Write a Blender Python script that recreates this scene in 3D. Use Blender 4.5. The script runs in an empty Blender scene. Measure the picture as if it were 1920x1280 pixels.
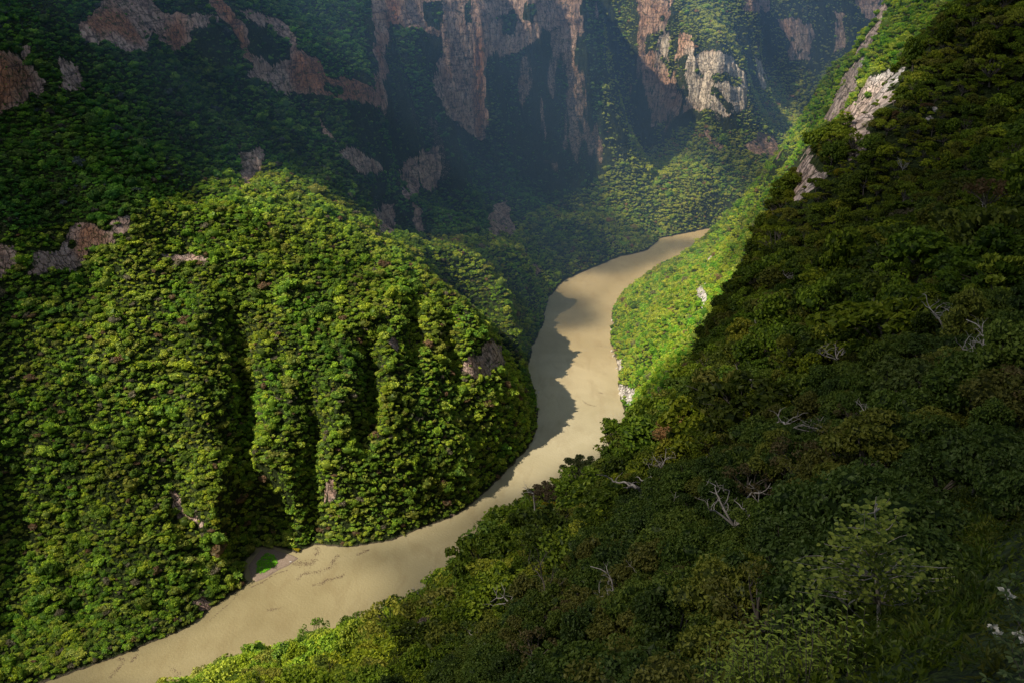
import numpy as np, math
H=700.0; F=1800.0; P=math.radians(25.0)
CP,SP=math.cos(P),math.sin(P)
def ray(px,py):
    x=(px-960)/F; y=(py-640)/F
    return np.array([x, CP-y*SP, -SP-y*CP])
def at(px,py,Y=None,Z=None):
    d=ray(px,py)
    t=(Y/d[1]) if Y is not None else (H-Z)/-d[2]
    return np.array([0,0,H])+d*t
def project(X,Y,Z):
    dz=Z-H
    fw=Y*CP-dz*SP; up=Y*SP+dz*CP
    fw=np.where(fw<1,1,fw)
    return 960+F*X/fw, 640-F*up/fw, fw
# ---------------- noise
def _h(ix,iy,seed):
    h=(ix.astype(np.int64)*374761393+iy.astype(np.int64)*668265263+seed*974711)&0x7fffffff
    h=((h^(h>>13))*1274126177)&0x7fffffff
    return ((h^(h>>16))&0xffff)/65535.0*2-1
def vnoise(x,y,seed=0):
    ix=np.floor(x);iy=np.floor(y);fx=x-ix;fy=y-iy
    fx=fx*fx*fx*(fx*(fx*6-15)+10);fy=fy*fy*fy*(fy*(fy*6-15)+10)
    a=_h(ix,iy,seed);b=_h(ix+1,iy,seed);c=_h(ix,iy+1,seed);d=_h(ix+1,iy+1,seed)
    return (a*(1-fx)+b*fx)*(1-fy)+(c*(1-fx)+d*fx)*fy
def fbm(x,y,oct=4,seed=0,ridge=False):
    s=0;a=1.0;t=0
    for k in range(oct):
        n=vnoise(x,y,seed+k*17)
        if ridge: n=1-2*np.abs(n)
        s=s+n*a;t+=a;a*=.5;x,y=x*1.97*.8-y*1.97*.6+3.1,x*1.97*.6+y*1.97*.8+7.7
    return s/t
def sstep(a,b,x):
    t=np.clip((x-a)/(b-a),0,1);return t*t*(3-2*t)
# ---------------- control points
S='Z'
C=[]   # world points
def y(*l):
    for px,py,Y in l: C.append(at(px,py,Y=Y))
def w(*l):
    for p in l: C.append(np.array(p,float))
shoreL_px=[(90,1280),(215,1232),(340,1182),(440,1112),(500,1068),(545,1045),(590,1022),(650,1026),(740,1012),(860,965),(930,905),(985,850),(1008,810),(1010,770),(998,715),(990,690),(1000,650),(1022,600),(1028,560),(1060,525),(1110,503),(1160,483),(1215,470),(1240,447)]
shoreR_px=[(350,1290),(720,1190),(890,1070),(1060,930),(1140,845),(1172,775),(1162,745),(1158,690),(1144,640),(1147,580),(1165,550),(1230,502),(1290,478),(1345,449)]
shoreL=np.array([at(a,b,Z=0)[:2] for a,b in shoreL_px])
shoreR=np.array([at(a,b,Z=0)[:2] for a,b in shoreR_px])
Lx=np.vstack([[[-1500,260],[-900,520]],shoreL,[[480,2130],[700,2150],[1100,2060],[1600,2100]]])
Rx=np.vstack([[[-1500,130],[-850,360]],shoreR,[[560,2010],[760,2030],[1080,1930],[1600,1960]]])
river_poly=np.vstack([Lx,Rx[::-1]])
for p in Lx[::1]: C.append(np.array([p[0],p[1],2.0]))
for p in Rx[::1]: C.append(np.array([p[0],p[1],2.0]))
# left spur (lit hill) from shore up
y((0,1180,770),(0,1000,850),(0,820,900),(0,640,960),(0,520,1010),(0,445,1022))
y((-250,1100,720),(-250,800,820),(-250,450,930),(-250,520,915))
y((150,1050,830),(150,880,890),(160,700,960),(160,560,1030),(160,492,1070),(160,428,1085))
y((300,1030,845),(300,880,910),(300,700,980),(300,560,1050),(300,450,1110),(240,400,1110))
y((450,900,920),(450,700,1010),(450,520,1110),(400,430,1160),(400,380,1200))
y((600,850,960),(600,700,1030),(600,520,1150),(520,400,1240),(500,330,1330),(600,372,1330))
y((750,850,990),(750,700,1070),(740,560,1170),(700,430,1320),(650,390,1335))
y((880,850,1030),(870,720,1130),(880,700,1135),(870,640,1160),(840,560,1230),(790,490,1310),(880,570,1265),(925,630,1215),(950,700,1185),(990,760,1180))
# behind the crest (hidden gully then second spur)
y((960,690,1235),(900,560,1400),(820,480,1420))
y((770,447,1440),(850,465,1450),(905,492,1440),(950,545,1400),(965,600,1370),(985,650,1350),(860,560,1380),(910,600,1340))
# third, shadow spur down to the river
y((790,385,1600),(850,400,1600),(920,440,1620),(990,480,1630),(1015,520,1640),(980,560,1560))
y((1000,440,1850),(1040,500,1790))
# mid/back left wall forest
y((80,380,1100),(80,300,1160),(60,195,1245),(60,90,1262),(0,205,1215),(0,100,1230))
y((200,330,1170),(180,240,1240),(160,150,1300),(160,60,1320),(285,88,1400),(240,5,1420),(-250,250,1080),(-250,100,1120))
y((350,370,1230),(330,300,1260),(350,310,1290),(350,200,1350),(345,90,1450),(345,22,1462))
y((480,330,1360),(470,275,1372),(430,200,1430),(440,72,1500),(430,0,1520),(500,135,1520),(480,55,1530))
y((600,300,1470),(560,165,1550),(560,105,1562),(640,170,1590),(620,125,1600),(640,50,1700),(560,40,1650),(600,0,1740),(520,0,1680))
y((700,188,1640),(700,150,1648),(716,60,1710),(722,0,1760),(742,190,1790),(735,120,1840))
y((650,250,1540),(640,232,1548),(700,340,1560),(690,300,1585),(720,430,1560),(715,385,1572),(785,430,1575),(780,375,1590),(750,330,1650),(740,300,1680))
w((-900,1800,640),(-500,2000,640),(-200,2200,650),(-1300,1500,640),(-1500,1900,650),(-1300,1100,560))
# buttress two
y((822,350,1760),(818,300,1768),(826,160,1800),(800,60,1880),(760,70,1850),(745,55,1940),(745,0,1955),(840,300,1850))
# great back wall
y((895,238,1990),(900,120,2003),(900,0,2020),(830,200,1960),(835,60,1985))
y((1000,300,2060),(1000,120,2085),(1000,0,2100),(960,260,2030),(1110,310,2120),(1105,120,2140),(1105,0,2155),(1060,310,2085))
w((-150,2080,620),(40,2160,560),(180,2210,530),(100,2400,620),(330,2560,640),(-150,2500,690))
# gorge slope in shadow under it
y((940,350,1930),(1000,380,1930),(1060,400,1950),(1120,400,1990),(1180,430,2010),(1140,330,2100),(1060,450,1860),(1120,470,1880),(920,400,1830))
# far lit hill
y((1150,232,2330),(1210,300,2200),(1240,380,2110),(1330,400,2100),(1320,320,2180),(1300,250,2270),(1420,360,2130),(1440,290,2270))
y((1200,240,2330),(1190,120,2360),(1190,0,2390),(1230,240,2330),(1235,100,2350),(1240,0,2370),(1160,100,2390),(1150,0,2420))
y((1300,205,2300),(1300,110,2312),(1350,215,2285),(1350,100,2305),(1390,210,2300),(1395,130,2320),(1350,50,2400),(1300,0,2430),(1420,0,2520))
y((1430,270,2300),(1425,250,2310),(1340,262,2240),(1420,190,2430),(1440,170,2460),(1510,240,2400),(1530,300,2350),(1430,150,2520),(1520,120,2600),(1515,0,2640),(1620,100,2640),(1600,0,2680),(1500,215,2520),(1580,200,2560))
w((500,2640,690),(800,2800,700),(1200,2800,700),(1600,2700,700))
# right wall beyond the near slope
y((1240,690,1200),(1220,620,1330),(1290,620,1240),(1250,560,1420),(1350,545,1220),(1230,520,1640),(1300,500,1520),(1400,480,1280),(1380,450,1560),(1350,470,1640),(1405,425,1640),(1440,400,1400))
y((1492,352,1290),(1500,330,1300),(1520,285,1320),(1560,232,1350),(1580,170,1370),(1612,110,1400),(1635,55,1420),(1660,0,1440))
y((1600,250,1240),(1620,160,1280),(1700,110,1240),(1760,60,1200),(1760,0,1300),(1680,160,1220),(1850,0,1200),(1650,190,1225),(1590,272,1215),(1540,340,1190))
w((560,1720,430),(800,1750,560),(1100,1700,640),(1500,1500,680),(900,1500,610),(470,1850,150))
# near slope (camera side), visible part
y((1640,1275,24),(1930,1290,9),(1500,1290,19),(1300,1290,45),(1100,1290,75),(960,1290,100),(800,1290,135),(650,1280,230),(420,1275,300))
y((1920,1100,13),(1920,950,26),(1800,1000,34),(1920,800,60),(1700,900,60),(1500,1000,60),(1300,1100,75),(1100,1120,110),(900,1150,160),(750,1180,240))
y((1920,600,130),(1700,700,120),(1500,850,110),(1300,900,140),(1150,950,180),(1000,1000,220),(880,1060,245))
y((1920,400,260),(1700,500,240),(1500,600,260),(1350,750,230),(1250,820,240),(1100,880,255),(1000,930,255))
y((1920,200,480),(1750,300,440),(1600,400,430),(1450,550,380),(1330,680,330))
NS0=len(C)
y((1900,15,880),(1800,75,830),(1720,150,760),(1640,235,690),(1560,315,640),(1500,375,590),(1440,435,550),(1380,505,500),(1340,575,440),(1300,655,390),(1200,760,320),(1110,845,280),(1010,915,265),(940,985,255),(840,1040,260),(720,1150,290),(560,1205,320),(400,1290,335))
NS1=len(C)
# hidden drop behind the near slope's edge
w((-130,400,330),(-200,520,200),(-260,620,90),(-20,420,350),(-50,560,230),(-60,700,120),(60,430,360),(80,600,240),(100,800,130),(120,950,60),
  (150,560,380),(180,760,260),(200,950,150),(240,700,330),(280,900,210),(330,1050,170),(330,800,340),(420,900,350),(480,1050,330),(560,1000,450),(700,1000,540),(900,1000,600),(1200,1000,640),(600,850,550),(520,780,490),
  (-330,330,320),(-450,300,240),(-420,450,150),(-600,300,140),(-300,200,420),(-150,100,560),(-60,30,650),(0,0,690.5),(0,-60,720),(-400,-50,560),(300,-50,740),(700,200,740),(700,600,690),(1000,500,740),(1400,600,740),(-900,-50,440),(80,-80,735),(30,0,697.5),(-20,0,683),(-1500,-100,300),(1400,0,780),(200,40,735))
# left bank out of frame
w((-1100,900,250),(-1100,700,120),(-1400,700,300),(-1400,1100,600),(-800,800,130),(-1500,500,200))
C=np.array(C)
_d=np.sqrt(C[:,0]**2+C[:,1]**2+(C[:,2]-H)**2); _n=(C[:,1]<900)&(C[:,2]>330)&(C[:,0]>-260)
C[:,2]-=np.where(C[:,2]<15,0,np.where(_n,np.clip((_d-40)/60,0,1)*7.5,4.5))
C[NS0:NS1,2]-=np.clip(_d[NS0:NS1]/60,0,6.5)+3.5*(_d[NS0:NS1]<420)
CR=12.0
def solve():
    n=len(C); P_=C[:,:2]/1000
    d=np.sqrt(((P_[:,None]-P_[None])**2).sum(-1)+(CR/1000)**2)
    A=np.zeros((n+3,n+3));A[:n,:n]=d+np.eye(n)*-0.0015
    A[:n,n]=1;A[:n,n+1:]=P_;A[n,:n]=1;A[n+1:,:n]=P_.T
    return np.linalg.solve(A,np.concatenate([C[:,2],[0,0,0]]))
W=solve()
def rbf(X,Y):
    sh=X.shape;x=X.ravel()/1000;yv=Y.ravel()/1000;out=np.empty(x.size)
    n=len(C);P_=(C[:,:2]/1000)
    for s in range(0,x.size,40000):
        e=slice(s,s+40000)
        d=np.sqrt((x[e,None]-P_[None,:,0])**2+(yv[e,None]-P_[None,:,1])**2+(CR/1000)**2)
        out[e]=d@W[:n]+W[n]+W[n+1]*x[e]+W[n+2]*yv[e]
    return out.reshape(sh)
def seg_dist(X,Y,poly,closed=False):
    P_=np.asarray(poly,float);m=np.full(X.shape,1e9);k=len(P_) if closed else len(P_)-1
    for i in range(k):
        a=P_[i];b=P_[(i+1)%len(P_)];v=b-a;L=v@v+1e-9
        t=np.clip(((X-a[0])*v[0]+(Y-a[1])*v[1])/L,0,1)
        m=np.minimum(m,(X-a[0]-t*v[0])**2+(Y-a[1]-t*v[1])**2)
    return np.sqrt(m)
def inside(X,Y,poly):
    P_=np.asarray(poly,float);r=np.zeros(X.shape,bool);j=len(P_)-1
    for i in range(len(P_)):
        xi,yi=P_[i];xj,yj=P_[j]
        c=((yi>Y)!=(yj>Y))&(X<(xj-xi)*(Y-yi)/(yj-yi+1e-12)+xi)
        r^=c;j=i
    return r
# ======================================================================
# build the height field
import bpy, random, time
T0=time.time()
def log(*a): print('[t %.1f]'%(time.time()-T0),*a,flush=True)
DX=2.6
def axis(lo,hi,step,far_lo,far_hi,n=26):
    core=np.arange(lo,hi,step)
    g=np.linspace(0,1,n+1)[1:]**2.2
    left=core[0]-(core[0]-far_lo)*g
    right=core[-1]+(far_hi-core[-1])*g
    return np.concatenate([left[::-1],core,right])
AX=axis(-900,1000,DX,-7000,7000); AY=axis(-90,2750,DX,-3500,9000)
AY=np.concatenate([AY[AY<1200],np.arange(1200,2440,1.35),AY[AY>2441]])
XX,YY=np.meshgrid(AX,AY)
def base_height(X,Y):
    Z=rbf(X,Y)
    far=sstep(0,600,np.maximum(np.maximum(-1100-X,X-1250),np.maximum(Y-2750,-150-Y)))
    Z=Z*(1-far)+far*(700+60*fbm(X/900,Y/900,3,5))
    return Z
ZZ=base_height(XX,YY)
log('rbf')
rd=seg_dist(XX,YY,river_poly,True); ins=inside(XX,YY,river_poly)
rd=np.where(ins,-rd,rd)
rd=rd+sstep(40,5,np.abs(rd))*(3.2*fbm(XX/17,YY/17,3,14)+2.0*vnoise(XX/45,YY/45,15))
rd=np.where(ins,np.minimum(rd,-.4),rd)
# relief: broad and fine
near=sstep(40,260,np.hypot(XX,YY-0))
amp=sstep(5,90,rd)*near*(1-.5*sstep(900,600,YY)*sstep(-300,-100,XX))
ZZ+=amp*(9*fbm(XX/110,YY/110,4,1,True)+5*fbm(XX/45,YY/45,3,2)+2.0*fbm(XX/16,YY/16,2,3))
class Look:
    def __init__(s,Z): s.Z=Z
    def __call__(s,x,y):
        i=np.clip(np.searchsorted(AX,x)-1,0,len(AX)-2);j=np.clip(np.searchsorted(AY,y)-1,0,len(AY)-2)
        u=(x-AX[i])/(AX[i+1]-AX[i]);v=(y-AY[j])/(AY[j+1]-AY[j])
        Z=s.Z
        return (Z[j,i]*(1-u)+Z[j,i+1]*u)*(1-v)+(Z[j+1,i]*(1-u)+Z[j+1,i+1]*u)*v
look=Look(ZZ)
def hit(px,py,t0=60):
    d=ray(px,py); t=np.arange(t0,3400,2.0)
    z=look(d[0]*t,d[1]*t); h=H+d[2]*t
    k=np.nonzero(h<=z)[0]
    k=k[0] if len(k) else len(t)-1
    return np.array([d[0]*t[k],d[1]*t[k],z[k]])
# gullies cut into the sunlit spur (traced down the slope), depth in metres, half width
GUL=[([(790,475),(850,530),(900,575),(940,625),(965,680)],34,13),
     ([(470,560),(455,640),(450,740),(455,850),(480,960),(508,1040)],54,17),
     ([(560,690),(578,740),(586,800),(580,870),(592,930),(592,1010)],46,12),
     ([(712,580),(690,650),(698,720),(688,780),(676,815)],36,10),
     ([(790,545),(768,590),(782,640),(772,680)],20,9),
     ([(850,590),(836,640),(850,700)],22,9),
     ([(300,700),(310,800),(330,900),(350,980),(380,1060)],14,16),
     ([(190,780),(150,900),(130,1010),(150,1130)],14,18),
     ([(540,560),(520,660),(520,780)],10,10),
     ([(1190,330),(1230,400),(1240,440)],14,20),
     ([(1060,330),(1040,400),(1060,480)],10,22)]
for pts,dep,wd in GUL:
    pl=np.array([hit(*p)[:2] for p in pts])
    wx_=XX+9*fbm(XX/28,YY/28,3,12); wy_=YY+9*fbm(XX/28,YY/28,3,13)
    d=seg_dist(wx_,wy_,pl)
    # fade at the upper end
    du=np.hypot(XX-pl[0,0],YY-pl[0,1]); fade=sstep(0,70,du)
    jit=1+.55*fbm(XX/24,YY/24,3,9)
    ZZ-=dep*fade*np.exp(-(d/(wd*jit))**2)*sstep(-5,25,rd)
    ZZ+=dep*.22*fade*np.exp(-((d-2.3*wd)/(wd*1.1))**2)*sstep(-5,25,rd)
# bank: the slope dives into the water at the shore line
s=sstep(0,34,rd)
wob=3.0*fbm(XX/22,YY/22,3,21)
ZZ=np.where(rd>0, np.maximum(ZZ,2)*s+(1-s)*np.minimum(np.maximum(rd+wob,0)*.7,14), ZZ)
ZZ=np.where(rd<=0, np.maximum(-6,rd*.5-1.0), ZZ)
SANDP=np.array([at(a,b,Z=0)[:2] for a,b in [(462,1086),(458,1058),(482,1026),(515,1026),(552,1036),(565,1046),(540,1064),(500,1086)]])
sd=seg_dist(XX,YY,SANDP,True); sd=np.where(inside(XX,YY,SANDP),-sd,sd)
ZZ=np.where(sd<22,np.minimum(ZZ,-.9+np.maximum(sd-1,0)*1.3),ZZ)
look=Look(ZZ)
log('height')
# normals / slope
gy,gx=np.gradient(ZZ,AY,AX)
nrm=1/np.sqrt(gx*gx+gy*gy+1); NZ=nrm; NX=-gx*nrm; NY=-gy*nrm
slope=np.hypot(gx,gy)
# cliff relief: vertical flutes and ledges pushed out sideways
st=sstep(1.3,3.2,slope)*sstep(10,60,rd)*sstep(150,400,YY)*np.maximum(sstep(1380,1550,YY),.12)
hl=np.maximum(np.hypot(NX,NY),1e-3)
sx=XX+.10*ZZ; sy=YY-.07*ZZ
fl=7*fbm(sx/38,sy/38,3,31)+3.2*fbm(sx/13,sy/13,2,32,True)+2.4*vnoise(ZZ/13+XX/160,YY/120+XX/90,33)+1.3*vnoise(ZZ/5,XX/40+YY/40,34)+1.5*fbm(XX/5.5,ZZ/26+YY/40,2,35,True)
PX=XX+st*fl*NX/hl; PY=YY+st*fl*NY/hl; PZ=ZZ.copy()
# lookout ground close to the camera must stay below the lens
SKY=.095; SUNE=5.0
SC=bpy.context.scene; COL=SC.collection
rng=np.random.default_rng(7); random.seed(7)
from mathutils import Vector, Matrix, Euler
SUN=np.array([-.62,-.27,.74]); SUN/=np.linalg.norm(SUN)
# projected position of every terrain vertex, used to lay out rock faces, light and trees
QX,QY,QW=project(PX,PY,PZ)
PXW=QX+ (1800/np.maximum(QW,200))*(13*fbm(XX/26,YY/40+ZZ/34,5,41))
PYW=QY+ (1800/np.maximum(QW,200))*(12*fbm(XX/20,YY/30+ZZ/60,5,42))
def poly_mask(polys,soft=True,qx=PXW,qy=PYW):
    m=np.zeros(qx.shape,bool)
    for p in polys:
        p=np.array(p,float); mm_=p.mean(0); kk_=(1.18 if (mm_[0]<1130 and mm_[1]<520) else .95 if mm_[0]>1480 else 1.08); p=mm_+(p-mm_)*kk_+np.array([0,4.0 if kk_>1.1 else 1.5]); lo=p.min(0)-2;hi=p.max(0)+2
        b=(qx>lo[0])&(qx<hi[0])&(qy>lo[1])&(qy<hi[1])
        if b.any():
            m[b]|=inside(qx[b],qy[b],p)
    return m
WHITE_=[[(1286,96),(1400,96),(1400,220),(1330,220),(1286,180)]]
ROCK=[
[(-20,100),(0,100),(20,108),(40,112),(62,130),(76,155),(72,172),(55,170),(38,195),(0,208),(-20,210)],[(44,84),(60,82),(64,108),(50,106)],[(115,118),(150,122),(150,160),(118,155)],
[(158,45),(180,20),(195,0),(275,0),(282,40),(268,82),(240,84),(225,78),(200,66),(175,72),(158,60)],[(284,12),(300,18),(350,26),(402,30),(400,42),(360,52),(348,80),(328,85),(312,68),(296,50)],
[(406,0),(424,0),(434,22),(452,44),(458,66),(452,84),(476,100),(470,112),(452,96),(438,62),(420,38)],[(470,34),(500,34),(530,44),(552,62),(558,92),(592,108),(604,134),(622,140),(640,140),(668,150),(690,156),(702,150),(702,188),(690,190),(664,176),(620,168),(560,166),(520,156),(484,134),(498,106),(520,124),(548,110),(548,84),(520,56),(480,48)],
[(708,50),(722,50),(727,98),(716,170),(708,150),(706,100)],
[(728,-5),(1062,-5),(1050,40),(1032,92),(1030,50),(1000,58),(980,80),(960,90),(945,100),(925,96),(905,110),(905,235),(893,236),(858,205),(838,190),(826,140),(835,100),(850,70),(828,66),(800,58),(775,60),(765,48),(745,56),(736,78),(726,66)],
[(826,120),(905,100),(905,236),(880,205),(858,202),(836,186)],[(1082,30),(1092,28),(1094,60),(1084,58)],
[(790,290),(822,278),(822,335),(803,352),(792,330)],[(758,300),(782,300),(786,346),(764,368),(756,336)],[(645,275),(680,290),(712,306),(700,322),(672,316),(650,296)],[(600,220),(612,232),(634,262),(622,260),(604,238)],
[(448,290),(486,278),(490,310),(462,336),(446,324)],[(706,395),(738,380),(742,428),(712,432)],[(770,378),(790,395),(795,428),(783,432)],
[(-10,450),(28,455),(25,480),(0,508),(-10,508)],[(58,482),(80,470),(110,474),(128,430),(150,426),(190,428),(206,440),(182,462),(160,482),(140,492),(90,496),(58,500)],[(205,410),(242,398),(238,425),(212,434)],
[(302,460),(340,470),(382,475),(372,484),(310,476)],[(308,910),(342,932),(356,958),(384,984),(370,990),(332,962)],[(600,905),(627,912),(622,942),(600,932)],[(862,694),(890,660),(938,645),(944,690),(900,704)],[(738,640),(752,632),(760,646),(748,660)],
[(395,1100),(402,1122),(378,1134),(366,1124)],[(915,392),(950,380),(962,430),(930,434)],[(1003,492),(1013,500),(1008,528)],[(850,960),(900,940),(905,952),(860,972)],
[(1293,112),(1330,96),(1372,108),(1394,150),(1388,206),(1352,216),(1330,200),(1298,200),(1290,160)],[(1200,-5),(1262,-5),(1240,58),(1212,60),(1200,42)],[(1235,58),(1252,58),(1248,112),(1234,102)],[(1275,66),(1302,64),(1300,92),(1262,110)],
[(1222,230),(1206,110),(1228,100),(1252,145),(1294,205),(1262,212),(1240,228)],[(1415,110),(1424,112),(1438,160),(1424,168)],[(1455,35),(1500,32),(1526,45),(1524,112),(1482,116),(1478,70)],[(1565,20),(1584,20),(1580,100),(1566,96)],[(1600,-5),(1652,-5),(1642,40),(1612,24)],
[(1322,245),(1334,250),(1362,276),(1352,282),(1330,264)],[(1398,274),(1426,250),(1452,258),(1460,298),(1440,288),(1406,284)],[(1395,0),(1440,0),(1440,22),(1400,18)],
[(1657,-5),(1664,-5),(1644,62),(1628,104),(1600,172),(1562,236),(1544,238),(1578,150),(1606,100),(1632,50)],[(1620,140),(1662,128),(1692,118),(1702,134),(1664,150),(1644,174),(1668,172),(1654,202),(1624,216),(1600,262),(1570,280),(1578,208),(1608,182)],
[(1500,310),(1524,268),(1532,290),(1542,312),(1502,372),(1486,366)],[(1718,212),(1746,212),(1722,252),(1708,242)],[(1853,258),(1872,260),(1868,286),(1856,284)],[(1898,308),(1925,308),(1925,322),(1900,328)],[(1893,232),(1925,246),(1925,272),(1900,262)],[(1536,296),(1556,300),(1540,320)],
[(1143,596),(1152,598),(1148,618)],[(1143,652),(1154,648),(1157,668),(1147,670)],[(1153,672),(1168,672),(1165,690),(1154,688)],[(1155,724),(1172,728),(1190,736),(1184,752),(1164,754)],[(1322,478),(1333,484),(1326,500)],[(1314,535),(1332,532),(1326,560),(1316,580),(1312,560)],[(1290,545),(1300,548),(1294,560)]]
ORANGE=[[(-20,100),(20,108),(50,120),(62,150),(40,190),(-20,210)],[(158,20),(230,10),(270,70),(200,60)],[(310,40),(350,30),(345,82),(322,80)],[(145,425),(190,426),(195,450),(160,480),(150,460)],[(728,-5),(745,-5),(745,70),(728,76)],[(888,70),(906,70),(906,236),(892,236)],[(406,-5),(424,0),(452,50),(458,90),(470,110),(440,90)],[(560,95),(702,150),(700,190),(560,166)],[(1570,200),(1600,200),(1580,280)],[(1500,310),(1530,290),(1490,366)],[(706,60),(728,60),(715,180)]]
WHITE=[[(1286,96),(1400,96),(1400,220),(1330,220),(1286,180)],[(1140,590),(1200,590),(1200,760),(1140,760)],[(1300,470),(1345,470),(1345,600),(1300,600)],[(1410,105),(1440,105),(1440,170),(1410,170)],[(1232,55),(1255,55),(1255,115),(1232,115)],[(1600,115),(1705,115),(1705,150),(1610,150)],[(1710,200),(1930,200),(1930,330),(1710,330)]]
rock=poly_mask(ROCK).astype(float)
GREENP=[[(1312,138),(1345,136),(1390,148),(1388,160),(1345,152),(1318,148)],[(1328,158),(1340,160),(1378,208),(1366,214),(1345,188),(1330,172)],[(930,30),(960,20),(965,60),(940,62)],[(800,10),(825,5),(830,50),(805,45)],[(985,0),(1005,0),(1000,30),(985,28)],[(870,5),(885,0),(882,40),(872,38)],[(608,150),(640,160),(630,172),(606,165)],[(510,75),(540,80),(535,100),(515,96)]]
rock[poly_mask(GREENP)]=0
rock*=(fbm(XX/13,YY/30+ZZ/16,4,43)>-.42-.25*((YY>1150)&(XX<150))-.4*poly_mask([WHITE_[0]]))
# steep unlisted ground shows some stone as well
steep=sstep(2.2,4.5,slope+1.2*fbm(XX/25,YY/25+ZZ/30,3,51))*sstep(8,30,rd)
farwall=sstep(1500,1900,YY)
rock=np.clip(rock+.55*steep*farwall*sstep(0.02,.3,fbm(XX/22,ZZ/110+YY/150,4,52)),0,1)
rock*=(rd>-2)
orange=poly_mask(ORANGE).astype(float); white=np.maximum(poly_mask(WHITE).astype(float),.3*poly_mask([[(1484,-5),(1712,-5),(1712,385),(1484,385)]]))
def smooth(a,k):
    for _ in range(k):
        a=(a+np.roll(a,1,0)+np.roll(a,-1,0)+np.roll(a,1,1)+np.roll(a,-1,1))/5
    return a
orange=smooth(orange,6);white=smooth(white,5)
log('masks')
# visibility buffer
def zbuf(X,Y,Z,cell=5):
    qx,qy,qw=project(X,Y,Z)
    ok=(qw>5)&(qx>-500)&(qx<2420)&(qy>-300)&(qy<1500)
    ci=((qx+500)//cell).astype(int);cj=((qy+300)//cell).astype(int)
    return qx,qy,qw,ok,ci,cj
qx,qy,qw,ok,ci,cj=zbuf(PX,PY,np.maximum(PZ,0))
NB=(600,380)
buf=np.full(NB[0]*NB[1],1e9); key=np.where(ok,ci*NB[1]+cj,0)
np.minimum.at(buf,key[ok],qw[ok])
b2=buf.reshape(NB); 
# close small holes so that coarse near ground still hides what lies behind it
for _ in range(3):
    mm=np.minimum.reduce([np.roll(b2,1,0),np.roll(b2,-1,0),np.roll(b2,1,1),np.roll(b2,-1,1)])
    b2=np.where(b2>mm*1.6,mm,b2)
buf=b2.ravel()
def visible(X,Y,Z,tol=1.04,add=12):
    qx,qy,qw,ok,ci,cj=zbuf(X,Y,Z)
    ci=np.clip(ci,0,NB[0]-1);cj=np.clip(cj,0,NB[1]-1)
    return ok&(qw<buf[ci*NB[1]+cj]*tol+add),qx,qy,qw
# ---------------------------------------------------------------- materials
def nodes(name):
    m=bpy.data.materials.new(name); m.use_nodes=True; nt=m.node_tree; nt.nodes.clear()
    out=nt.nodes.new('ShaderNodeOutputMaterial')
    def N(t,**k):
        n=nt.nodes.new(t)
        for a,b in k.items():
            if a.startswith('i_'):
                key=a[2:]; key=int(key) if key.isdigit() else key.replace('_',' ')
                n.inputs[key].default_value=b
            else: setattr(n,a,b)
        return n
    def L(a,b): nt.links.new(a,b)
    return m,nt,out,N,L
def ramp(N,L,src,stops,interp='LINEAR'):
    r=N('ShaderNodeValToRGB'); r.color_ramp.interpolation=interp
    e=r.color_ramp.elements
    while len(e)<len(stops): e.new(.5)
    for k,(p,c) in enumerate(stops):
        e[k].position=p; e[k].color=(*c,1) if len(c)==3 else c
    L(src,r.inputs[0]); return r.outputs[0]
def mixc(N,L,f,a,b,bt='MIX'):
    m=N('ShaderNodeMix',data_type='RGBA',blend_type=bt)
    for s,v in ((m.inputs[0],f),(m.inputs[6],a),(m.inputs[7],b)):
        if isinstance(v,(int,float)): s.default_value=v
        elif isinstance(v,tuple): s.default_value=(*v,1)
        else: L(v,s)
    return m.outputs[2]
def math_(N,L,op,a,b=None,clamp=False):
    m=N('ShaderNodeMath',operation=op,use_clamp=clamp)
    for s,v in ((m.inputs[0],a),(m.inputs[1],b)):
        if v is None: continue
        if isinstance(v,(int,float)): s.default_value=v
        else: L(v,s)
    return m.outputs[0]
def mapping(N,L,vec,scale,loc=(0,0,0)):
    m=N('ShaderNodeMapping'); m.inputs['Scale'].default_value=scale; m.inputs['Location'].default_value=loc
    L(vec,m.inputs['Vector']); return m.outputs[0]
def noise(N,L,vec,scale,detail=4,rough=.6,dist=0):
    n=N('ShaderNodeTexNoise'); n.inputs['Scale'].default_value=scale; n.inputs['Detail'].default_value=detail
    n.inputs['Roughness'].default_value=rough; n.inputs['Distortion'].default_value=dist
    L(vec,n.inputs['Vector']); return n.outputs[0]
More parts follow.
